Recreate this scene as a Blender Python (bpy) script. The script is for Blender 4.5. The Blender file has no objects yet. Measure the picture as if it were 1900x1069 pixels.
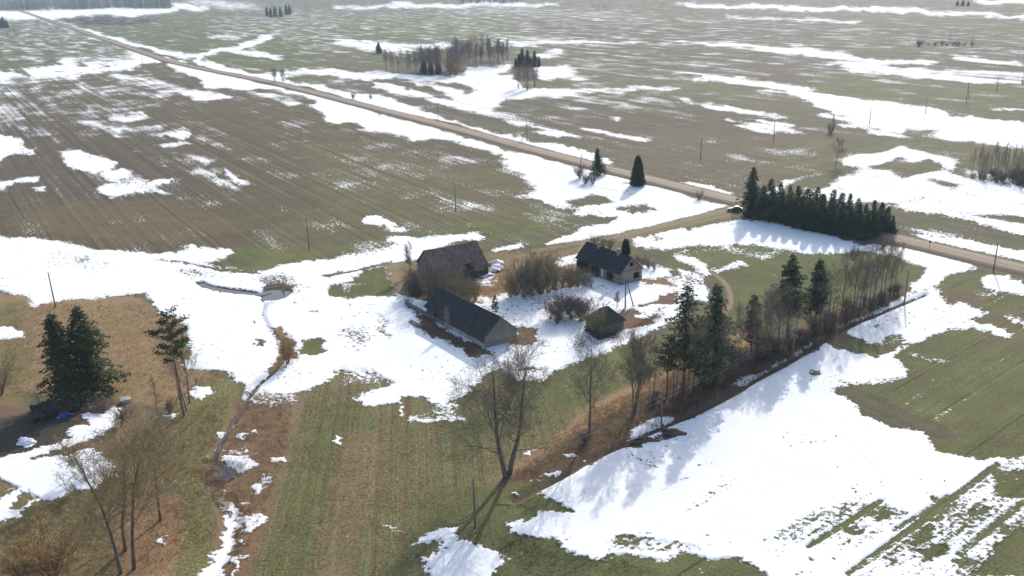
import bpy, bmesh, math, random
import numpy as np
from mathutils import Vector, Matrix

scene = bpy.context.scene
COL = scene.collection
rad = math.radians

# ---------------------------------------------------------------- camera
F, HY, H = 1650.0, -65.0, 70.0            # focal length (photo px), horizon row, camera height (m)
P, R = math.atan((534.5 - HY) / F), rad(-1.6)
cp, sp, cr, sr = math.cos(P), math.sin(P), math.cos(R), math.sin(R)
r0, u0, fw = Vector((1, 0, 0)), Vector((0, sp, cp)), Vector((0, cp, -sp))
right, up = r0 * cr + u0 * sr, u0 * cr - r0 * sr
cd = bpy.data.cameras.new("camera"); cam = bpy.data.objects.new("camera", cd); COL.objects.link(cam)
m = Matrix.Identity(4)
for i in range(3):
    m[i][0], m[i][1], m[i][2] = right[i], up[i], -fw[i]
m[2][3] = H
cam.matrix_world = m
cd.sensor_width = 36; cd.lens = F / 1900 * 36; cd.clip_start = 0.5; cd.clip_end = 20000
scene.camera = cam

# ---------------------------------------------------------------- sky, sun, exposure
SUN_AZ, SUN_EL = 68.0, 26.0               # azimuth counted from +X towards +Y
w = bpy.data.worlds.new("World"); scene.world = w; w.use_nodes = True
nt = w.node_tree; bg = nt.nodes["Background"]
sky = nt.nodes.new("ShaderNodeTexSky"); sky.sky_type = 'NISHITA'; sky.sun_disc = False
sky.sun_elevation = rad(SUN_EL); sky.sun_rotation = rad(90 - SUN_AZ); sky.altitude = 100
sky.air_density = 1.0; sky.dust_density = 2.5; sky.ozone_density = 1.0
nt.links.new(sky.outputs[0], bg.inputs[0]); bg.inputs[1].default_value = 0.15
sl = bpy.data.lights.new("sun", 'SUN'); sun = bpy.data.objects.new("sun", sl); COL.objects.link(sun)
sl.energy = 2.9; sl.angle = rad(0.6); sl.color = (1.0, 0.95, 0.86)
sd = Vector((math.cos(rad(SUN_AZ)) * math.cos(rad(SUN_EL)), math.sin(rad(SUN_AZ)) * math.cos(rad(SUN_EL)), math.sin(rad(SUN_EL))))
sun.rotation_euler = sd.to_track_quat('Z', 'Y').to_euler(); sun.location = sd * 300
scene.view_settings.view_transform = 'Standard'; scene.view_settings.look = 'None'
scene.view_settings.exposure = 0.6; scene.view_settings.gamma = 1.0
scene.cycles.max_bounces = 6; scene.cycles.transparent_max_bounces = 8; scene.cycles.volume_bounces = 1

# ---------------------------------------------------------------- helpers
def at(x, y, z=0.0):
    """photo pixel -> point of the plain at height z"""
    u = (x - 950) / F; v = -(y - 534.5) / F
    u, v = u * cr - v * sr, u * sr + v * cr
    dy = cp + v * sp; dz = -sp + v * cp
    t = (H - z) / -dz
    return Vector((u * t, dy * t, z))
def px(X, Y, Z=0.0):
    f = Y * cp - (Z - H) * sp; q = Y * sp + (Z - H) * cp
    u = X / f; v = q / f
    u, v = u * cr + v * sr, v * cr - u * sr
    return 950 + F * u, 534.5 - F * v
def tall(x, yb, yt):
    """height of a thing standing at pixel (x, yb) whose top shows at row yt"""
    g = at(x, yb); lo, hi = 0.0, 60.0
    for _ in range(40):
        k = (lo + hi) / 2
        if px(g.x, g.y, k)[1] > yt: lo = k
        else: hi = k
    return lo

def tag(o, label=None, cat=None, group=None, kind=None):
    if label: o["label"] = label
    if cat: o["category"] = cat
    if group: o["group"] = group
    if kind: o["kind"] = kind
    return o
def empty(name, loc=(0, 0, 0), rz=0.0, label=None, cat=None, group=None):
    o = bpy.data.objects.new(name, None); COL.objects.link(o)
    o.location = loc; o.rotation_euler = (0, 0, rz); o.empty_display_size = 0.3
    return tag(o, label, cat, group)
class MB:
    """collects faces, then links them as ONE mesh object"""
    def __init__(s): s.v = []; s.f = []
    def add(s, vs, fs):
        b = len(s.v); s.v.extend([tuple(p) for p in vs]); s.f.extend([tuple(b + i for i in q) for q in fs])
    def box(s, c, d, rz=0.0, taper=1.0):
        x, y, z = d[0] / 2, d[1] / 2, d[2] / 2; vs = []
        for k, t in ((-1, 1.0), (1, taper)):
            for a, b in ((-1, -1), (1, -1), (1, 1), (-1, 1)):
                X, Y = a * x * t, b * y * t
                vs.append((c[0] + X * math.cos(rz) - Y * math.sin(rz), c[1] + X * math.sin(rz) + Y * math.cos(rz), c[2] + k * z))
        s.add(vs, [(3, 2, 1, 0), (4, 5, 6, 7), (0, 1, 5, 4), (1, 2, 6, 5), (2, 3, 7, 6), (3, 0, 4, 7)])
    def hexa(s, p):
        """eight corners: bottom ring 0-3, top ring 4-7"""
        s.add(p, [(3, 2, 1, 0), (4, 5, 6, 7), (0, 1, 5, 4), (1, 2, 6, 5), (2, 3, 7, 6), (3, 0, 4, 7)])
    def slab(s, q, n, t):
        """a flat polygon q given thickness t along n"""
        k = len(q); n = Vector(n).normalized() * t; q = [Vector(a) for a in q]
        s.add(q + [a + n for a in q], [tuple(range(k))[::-1], tuple(range(k, 2 * k))] + [(i, (i + 1) % k, k + (i + 1) % k, k + i) for i in range(k)])
    def tube(s, pts, rs, n=6, cap=True):
        pts = [Vector(p) for p in pts]; k = len(pts); b = len(s.v)
        for i, p in enumerate(pts):
            d = (pts[min(i + 1, k - 1)] - pts[max(i - 1, 0)])
            d = d.normalized() if d.length > 1e-9 else Vector((0, 0, 1))
            a = d.cross(Vector((0.31, 0.95, 0.07))) if abs(d.z) > 0.5 else d.cross(Vector((0.05, 0.1, 1)))
            a.normalize(); c = d.cross(a)
            for j in range(n):
                t = 2 * math.pi * j / n
                q = p + (a * math.cos(t) + c * math.sin(t)) * rs[i]
                s.v.append((q.x, q.y, q.z))
        for i in range(k - 1):
            for j in range(n):
                s.f.append((b + i * n + j, b + i * n + (j + 1) % n, b + (i + 1) * n + (j + 1) % n, b + (i + 1) * n + j))
        if cap and n > 3:
            s.f.append(tuple(b + j for j in range(n))[::-1]); s.f.append(tuple(b + (k - 1) * n + j for j in range(n)))
    def mesh(s, name, mat, smooth=False):
        me = bpy.data.meshes.new(name); me.from_pydata(s.v, [], s.f); me.materials.append(mat)
        if smooth: me.polygons.foreach_set("use_smooth", [True] * len(me.polygons))
        me.update(); return me
    def build(s, name, mat, parent=None, smooth=False):
        o = bpy.data.objects.new(name, s.mesh(name, mat, smooth)); COL.objects.link(o)
        if parent: o.parent = parent
        return o
def copy_tree(o, parent=None):
    c = o.copy(); COL.objects.link(c); c.parent = parent
    for ch in o.children: copy_tree(ch, c)
    return c

# ---------------------------------------------------------------- materials
class NB:
    def __init__(s, name):
        s.m = bpy.data.materials.new(name); s.m.use_nodes = True
        s.t = s.m.node_tree; s.b = s.t.nodes["Principled BSDF"]
        s.b.inputs["Roughness"].default_value = 0.9; s.b.inputs["Specular IOR Level"].default_value = 0.2
    def n(s, typ, **kw):
        o = s.t.nodes.new(typ)
        for k, v in kw.items(): setattr(o, k, v)
        return o
    def l(s, a, b): s.t.links.new(a, b)
    def put(s, sock, v):
        if hasattr(v, "is_linked") or hasattr(v, "links"): s.l(v, sock)
        else: sock.default_value = v
    def math(s, op, a, b=0.0, c=0.0, clamp=False):
        o = s.n("ShaderNodeMath", operation=op, use_clamp=clamp)
        s.put(o.inputs[0], a); s.put(o.inputs[1], b); s.put(o.inputs[2], c)
        return o.outputs[0]
    def mix(s, f, a, b, mode='MIX'):
        o = s.n("ShaderNodeMix", data_type='RGBA', blend_type=mode)
        s.put(o.inputs[0], f); s.put(o.inputs[6], a if not isinstance(a, tuple) else (*a, 1)); s.put(o.inputs[7], b if not isinstance(b, tuple) else (*b, 1))
        return o.outputs[2]
    def noise(s, vec, scale, detail=4, rough=0.55, dist=0.0):
        o = s.n("ShaderNodeTexNoise"); s.l(vec, o.inputs["Vector"])
        o.inputs["Scale"].default_value = scale; o.inputs["Detail"].default_value = detail
        o.inputs["Roughness"].default_value = rough; o.inputs["Distortion"].default_value = dist
        return o.outputs["Fac"]
    def smooth(s, v, a, b, lo=0.0, hi=1.0):
        o = s.n("ShaderNodeMapRange", interpolation_type='SMOOTHSTEP'); s.put(o.inputs[0], v)
        for i, q in enumerate((a, b, lo, hi)): o.inputs[i + 1].default_value = q
        return o.outputs[0]
    def obj(s): return s.n("ShaderNodeTexCoord").outputs["Object"]
    def pos(s): return s.n("ShaderNodeNewGeometry").outputs["Position"]
    def maptex(s, vec, ang=0.0, scale=(1, 1, 1)):
        o = s.n("ShaderNodeMapping", vector_type='TEXTURE'); s.l(vec, o.inputs[0])
        o.inputs["Rotation"].default_value = (0, 0, ang); o.inputs["Scale"].default_value = scale
        return o.outputs[0]
    def xyz(s, vec):
        o = s.n("ShaderNodeSeparateXYZ"); s.l(vec, o.inputs[0]); return o.outputs
    def scale(s, col, f):
        o = s.n("ShaderNodeVectorMath", operation='SCALE'); s.put(o.inputs[0], col); s.put(o.inputs[3], f); return o.outputs[0]
    def color(s, c): s.put(s.b.inputs["Base Color"], c if not isinstance(c, tuple) else (*c, 1))
    def bump(s, h, st, d=0.05):
        o = s.n("ShaderNodeBump"); o.inputs["Strength"].default_value = st; o.inputs["Distance"].default_value = d
        s.l(h, o.inputs["Height"]); s.l(o.outputs[0], s.b.inputs["Normal"])

def mottled(name, a, b, scale=2.0, rough=0.9, stretch=(1, 1, 1), world=False, detail=5):
    q = NB(name); v = q.pos() if world else q.obj()
    f = q.smooth(q.noise(q.maptex(v, 0, stretch), scale, detail, 0.6), 0.35, 0.65)
    q.color(q.mix(f, a, b)); q.b.inputs["Roughness"].default_value = rough
    return q.m
def planks(name, a, b, axis=0, width=0.17, gap=0.35):
    """weathered boards: grain, board-to-board tone, dark joints along local axis 0 (x), 1 (y) or 2 (z)"""
    q = NB(name); v = q.obj(); c = q.xyz(v)[axis]
    k = q.math('DIVIDE', c, width); fl = q.math('FLOOR', k); fr = q.math('FRACT', k)
    wn = q.n("ShaderNodeTexWhiteNoise", noise_dimensions='1D'); q.l(fl, wn.inputs["W"])
    st = [0.5, 0.5, 4.0] if axis != 2 else [4.0, 4.0, 0.25]
    g = q.noise(q.maptex(v, 0, st), 3.0, 6, 0.65)
    f = q.math('ADD', q.math('MULTIPLY', wn.outputs[0], 0.6), q.math('MULTIPLY', q.smooth(g, 0.3, 0.7), 0.5), clamp=True)
    col = q.mix(f, a, b)
    j = q.math('GREATER_THAN', fr, 0.9)
    q.color(q.scale(col, q.math('SUBTRACT', 1.0, q.math('MULTIPLY', j, 1 - gap))))
    q.bump(q.math('ADD', q.math('SUBTRACT', 1.0, j), g), 0.4, 0.02)
    return q.m
def roofing(name, a, b, moss=(0.06, 0.065, 0.04), mossy=0.3, rough=0.75, cw=0.45, ch=0.45):
    """overlapping sheets: rows and columns a little uneven in tone, stained, mossy"""
    q = NB(name); v = q.obj(); x, y, z = q.xyz(v)
    rowk = q.math('DIVIDE', z, ch * 0.7); row = q.math('FLOOR', rowk)
    colk = q.math('ADD', q.math('DIVIDE', x, cw), q.math('MULTIPLY', row, 0.5)); cl = q.math('FLOOR', colk)
    cmb = q.n("ShaderNodeCombineXYZ"); q.l(row, cmb.inputs[0]); q.l(cl, cmb.inputs[1])
    wn = q.n("ShaderNodeTexWhiteNoise", noise_dimensions='3D'); q.l(cmb.outputs[0], wn.inputs["Vector"])
    st = q.noise(q.maptex(v, 0, (0.35, 1.6, 1.6)), 1.3, 6, 0.65)
    f = q.math('ADD', q.math('MULTIPLY', wn.outputs[0], 0.55), q.math('MULTIPLY', q.smooth(st, 0.35, 0.65), 0.5), clamp=True)
    col = q.mix(f, a, b)
    mm = q.smooth(q.noise(v, 0.55, 7, 0.7), 0.62 - mossy * 0.25, 0.75)
    col = q.mix(mm, col, moss)
    e = q.math('MAXIMUM', q.math('GREATER_THAN', q.math('FRACT', rowk), 0.88), q.math('GREATER_THAN', q.math('FRACT', colk), 0.94))
    q.color(q.scale(col, q.math('SUBTRACT', 1.0, q.math('MULTIPLY', e, 0.35))))
    q.b.inputs["Roughness"].default_value = rough
    q.bump(q.math('ADD', q.math('SUBTRACT', 1.0, e), st), 0.5, 0.03)
    return q.m

def translucent(m, f):
    """thin blades and needles let some of the light behind them through"""
    t = m.node_tree; b = t.nodes["Principled BSDF"]; o = [n for n in t.nodes if n.type == 'OUTPUT_MATERIAL'][0]
    tr = t.nodes.new("ShaderNodeBsdfTranslucent"); mx = t.nodes.new("ShaderNodeMixShader"); mx.inputs[0].default_value = f
    t.links.new(b.inputs["Base Color"].links[0].from_socket, tr.inputs[0]); t.links.new(b.outputs[0], mx.inputs[1]); t.links.new(tr.outputs[0], mx.inputs[2]); t.links.new(mx.outputs[0], o.inputs["Surface"])
M = {}
M['bark'] = mottled('bark', (0.094, 0.075, 0.056), (0.200, 0.163, 0.125), 6, stretch=(1, 1, 4))
M['bark_grey'] = mottled('grey_bark', (0.11, 0.095, 0.08), (0.2, 0.17, 0.145), 6, stretch=(1, 1, 4))
M['twig'] = mottled('twig', (0.145, 0.113, 0.080), (0.275, 0.217, 0.152), 1.2)
M['twig_red'] = mottled('reddish_twig', (0.178, 0.124, 0.105), (0.295, 0.217, 0.178), 1.2)
M['twig_dark'] = mottled('dark_twig', (0.128, 0.102, 0.087), (0.225, 0.180, 0.150), 1.2)
M['twig_yellow'] = mottled('yellow_lichen_twig', (0.25, 0.19, 0.10), (0.38, 0.295, 0.16), 0.9)
M['twig_olive'] = mottled('olive_twig', (0.203, 0.169, 0.095), (0.324, 0.270, 0.149), 1.0)
M['twig_orange'] = mottled('orange_twig', (0.259, 0.156, 0.069), (0.389, 0.252, 0.117), 1.0)
M['twig_pale'] = mottled('pale_twig', (0.24, 0.20, 0.18), (0.36, 0.32, 0.28), 1.0)
M['birch'] = mottled('birch_bark', (0.22, 0.2, 0.18), (0.62, 0.6, 0.56), 2.5, stretch=(1, 1, 0.5))
M['needle'] = mottled('spruce_needles', (0.021, 0.041, 0.018), (0.065, 0.096, 0.037), 0.9)
M['needle_row'] = mottled('hedge_spruce_needles', (0.027, 0.060, 0.028), (0.075, 0.122, 0.053), 0.9)
M['needle_pine'] = mottled('pine_needles', (0.03, 0.05, 0.02), (0.075, 0.10, 0.04), 0.9)
M['needle_dry'] = mottled('thin_spruce_needles', (0.039, 0.048, 0.022), (0.094, 0.098, 0.045), 0.9)
M['pine_bark'] = mottled('pine_bark', (0.12, 0.085, 0.06), (0.24, 0.15, 0.09), 4, stretch=(1, 1, 3))
M['pole'] = mottled('pole_wood', (0.11, 0.095, 0.08), (0.2, 0.175, 0.15), 5, stretch=(1, 1, 6))
M['wire'] = mottled('wire', (0.22, 0.22, 0.22), (0.3, 0.3, 0.3), 1, 0.6)
M['porcelain'] = mottled('porcelain', (0.6, 0.6, 0.58), (0.75, 0.75, 0.72), 3, 0.3)
M['rubber'] = mottled('tyre_rubber', (0.022, 0.022, 0.022), (0.075, 0.07, 0.062), 3)
M['log'] = mottled('log_wood', (0.32, 0.24, 0.15), (0.45, 0.36, 0.24), 3, stretch=(1, 1, 1))
M['tarp'] = mottled('blue_tarp', (0.02, 0.05, 0.2), (0.04, 0.1, 0.34), 3, 0.5)
M['snow_pile'] = mottled('heaped_snow', (0.78, 0.8, 0.83), (0.88, 0.88, 0.89), 3)
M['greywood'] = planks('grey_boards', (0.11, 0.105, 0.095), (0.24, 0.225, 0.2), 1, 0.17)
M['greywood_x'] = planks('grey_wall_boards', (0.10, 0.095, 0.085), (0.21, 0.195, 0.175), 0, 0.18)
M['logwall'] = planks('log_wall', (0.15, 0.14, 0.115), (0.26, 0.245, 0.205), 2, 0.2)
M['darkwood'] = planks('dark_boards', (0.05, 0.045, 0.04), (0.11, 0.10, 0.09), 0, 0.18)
M['slate'] = roofing('slate_roof', (0.014, 0.0165, 0.021), (0.05, 0.054, 0.062), mossy=0.15)
M['oldroof'] = roofing('rotten_shingle_roof', (0.095, 0.07, 0.056), (0.25, 0.19, 0.152), (0.30, 0.235, 0.19), 0.55, 0.9, 0.3, 0.5) #(0.084, 0.074, 0.072), (0.216, 0.189, 0.173), (0.284, 0.230, 0.189), 0.55, 0.9, 0.3, 0.5)
M['shedroof'] = roofing('shed_roof', (0.05, 0.046, 0.042), (0.10, 0.092, 0.082), (0.075, 0.075, 0.045), 0.6, 0.9, 0.3, 0.4)
M['limewash'] = mottled('limewashed_plinth', (0.26, 0.25, 0.23), (0.46, 0.44, 0.41), 1.2, stretch=(1, 1, 1.6))
M['housewall'] = planks('house_wall_boards', (0.2, 0.152, 0.125), (0.36, 0.285, 0.235), 2, 0.3, 0.6)
M['gable_boards'] = planks('gable_boards', (0.18, 0.145, 0.122), (0.34, 0.28, 0.24), 1, 0.2, 0.6)
M['concrete'] = mottled('footing', (0.17, 0.155, 0.14), (0.3, 0.28, 0.255), 1.5)
M['brick'] = mottled('chimney_brick', (0.26, 0.2, 0.17), (0.42, 0.36, 0.32), 4)
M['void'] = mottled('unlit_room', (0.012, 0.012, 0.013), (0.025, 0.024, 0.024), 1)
M['white'] = mottled('white_paint', (0.55, 0.55, 0.54), (0.72, 0.72, 0.7), 2)
M['trim'] = mottled('bare_timber', (0.22, 0.18, 0.14), (0.36, 0.3, 0.24), 3)
M['grass_dry'] = mottled('dry_grass', (0.20, 0.135, 0.065), (0.36, 0.265, 0.14), 0.35, world=True)
M['reed'] = mottled('reed_stems', (0.18, 0.12, 0.068), (0.44, 0.33, 0.19), 0.5, world=True)
M['litter'] = mottled('undergrowth', (0.112, 0.078, 0.057), (0.255, 0.180, 0.128), 0.4, world=True)
for k_ in ('grass_dry', 'reed', 'litter'): translucent(M[k_], 0.45)
for k_ in ('needle', 'needle_row', 'needle_pine', 'needle_dry'): translucent(M[k_], 0.25)

# ---------------------------------------------------------------- the ground: one sheet to beyond the horizon
SC = 2.969
T = {0: (0, 0, 1), 1: (0, 0, SC), 2: (630, 0, SC), 3: (1260, 0, SC), 4: (0, 350, SC), 5: (630, 350, SC), 6: (1260, 350, SC), 7: (0, 709, SC), 8: (630, 709, SC), 9: (1260, 709, SC)}
def poly(t, s):
    a = [float(k) for k in s.replace(',', ' ').split()]
    ox, oy, k = T[t]
    return np.array([(ox + a[i] / k, oy + a[i + 1] / k) for i in range(0, len(a), 2)])

th = np.concatenate([np.radians(np.linspace(80, 42, 24, endpoint=False)), np.radians(np.arange(42, 0.55, -0.058)), np.radians(np.array([0.52, 0.4, 0.3]))])
dist = H / np.tan(th)
ph = np.radians(np.concatenate([np.linspace(-180, -37, 44, endpoint=False), np.arange(-37, 37, 0.062), np.linspace(37, 180, 44)]))
ph[0] = -math.pi
nd, nph = len(dist), len(ph)
GX = (dist[:, None] * np.sin(ph)[None, :]).ravel(); GY = (dist[:, None] * np.cos(ph)[None, :]).ravel()
fz = GY * cp + H * sp
ok = (fz > 5) & (np.abs(GX) < GY * 1.1)
ff = np.where(ok, fz, 1.0); uu = GX / ff; vv = (GY * sp - H * cp) / ff
PXX = np.where(ok, 950 + F * (uu * cr + vv * sr), -9e5); PYY = np.where(ok, 534.5 - F * (vv * cr - uu * sr), 9e5)

def vnoise(x, y, seed, octs=5):
    """lattice noise, about -1..1, several octaves"""
    tb = np.random.RandomState(seed).uniform(-1, 1, (256, 256)); o = np.zeros(x.shape); a = 1.0; tot = 0
    for k in range(octs):
        xi = np.floor(x).astype(int); yi = np.floor(y).astype(int); fx = x - xi; fy = y - yi
        fx = fx * fx * (3 - 2 * fx); fy = fy * fy * (3 - 2 * fy); g = lambda i, j: tb[(xi + i) & 255, (yi + j) & 255]
        o += a * ((g(0, 0) * (1 - fx) + g(1, 0) * fx) * (1 - fy) + (g(0, 1) * (1 - fx) + g(1, 1) * fx) * fy)
        tot += a; a *= 0.62; x = x * 2.03 + 17.3; y = y * 2.03 + 5.1
    return o / tot * 1.7
# melt edges wander: outlines are pushed about before they are laid on the ground
WX, WY = np.where(ok, PXX, 0), np.where(ok, PYY, 0)
PXX = PXX + vnoise(WX / 34, WY / 13, 1) * 11 + vnoise(WX / 9, WY / 4, 4, 3) * 3; PYY = PYY + vnoise(WX / 34, WY / 13, 2) * 3.6 + vnoise(WX / 9, WY / 4, 5, 3) * 1.2

def sdf(pl, x, y, ys=2.4):
    """signed distance to a polygon, inside positive"""
    px_, py_ = pl[:, 0], pl[:, 1]
    d2 = np.full(x.shape, 1e18); ins = np.zeros(x.shape, bool); n = len(pl)
    for i in range(n):
        x0, y0 = px_[i], py_[i]; x1, y1 = px_[(i + 1) % n], py_[(i + 1) % n]
        ex, ey = x1 - x0, (y1 - y0) * ys
        wx, wy = x - x0, (y - y0) * ys
        t = np.clip((wx * ex + wy * ey) / (ex * ex + ey * ey + 1e-9), 0, 1)
        d2 = np.minimum(d2, (wx - t * ex) ** 2 + (wy - t * ey) ** 2)
        if y1 != y0:
            c = ((y0 > y) != (y1 > y)) & (x < (x1 - x0) * (y - y0) / (y1 - y0) + x0)
            ins ^= c
    return np.where(ins, 1, -1) * np.sqrt(d2)
def weight(pl, soft, grow=0.0):
    a, b = pl.min(0) - (soft, soft / 2.4), pl.max(0) + (soft, soft / 2.4)
    idx = np.nonzero((PXX > a[0]) & (PXX < b[0]) & (PYY > a[1]) & (PYY < b[1]))[0]
    if len(idx) == 0: return idx, None
    s = sdf(pl, PXX[idx], PYY[idx])
    t = np.clip((s + soft * (1 + grow)) / (2 * soft), 0, 1)
    return idx, t * t * (3 - 2 * t)
def seg_dist(pts, idx=None):
    """distance in metres from every ground vertex to a polyline"""
    d = np.full(GX.shape, 1e9)
    for a, b in zip(pts[:-1], pts[1:]):
        ex, ey = b[0] - a[0], b[1] - a[1]
        t = np.clip(((GX - a[0]) * ex + (GY - a[1]) * ey) / (ex * ex + ey * ey), 0, 1)
        d = np.minimum(d, np.hypot(GX - a[0] - t * ex, GY - a[1] - t * ey))
    return d

N = len(GX)
snow = np.full(N, -2.3); green = np.full(N, 0.30); col = np.tile(np.array([0.116, 0.102, 0.068]), (N, 1)); fur = np.tile(np.array([1.0, 0.0, 0.0]), (N, 1))
far = np.clip((np.hypot(GX, GY) - 350) / 500, 0, 1); snow += far * 0.55 - np.clip((260 - np.hypot(GX, GY)) / 100, 0, 1) * .9

SOIL = (0.135, 0.108, 0.078); SOILG = (0.112, 0.094, 0.068); TAN = (0.25, 0.165, 0.09); STRAW = (0.27, 0.205, 0.115); LITTER = (0.12, 0.08, 0.055); DARK = (0.05, 0.042, 0.036); REED = (0.165, 0.105, 0.062)
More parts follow.
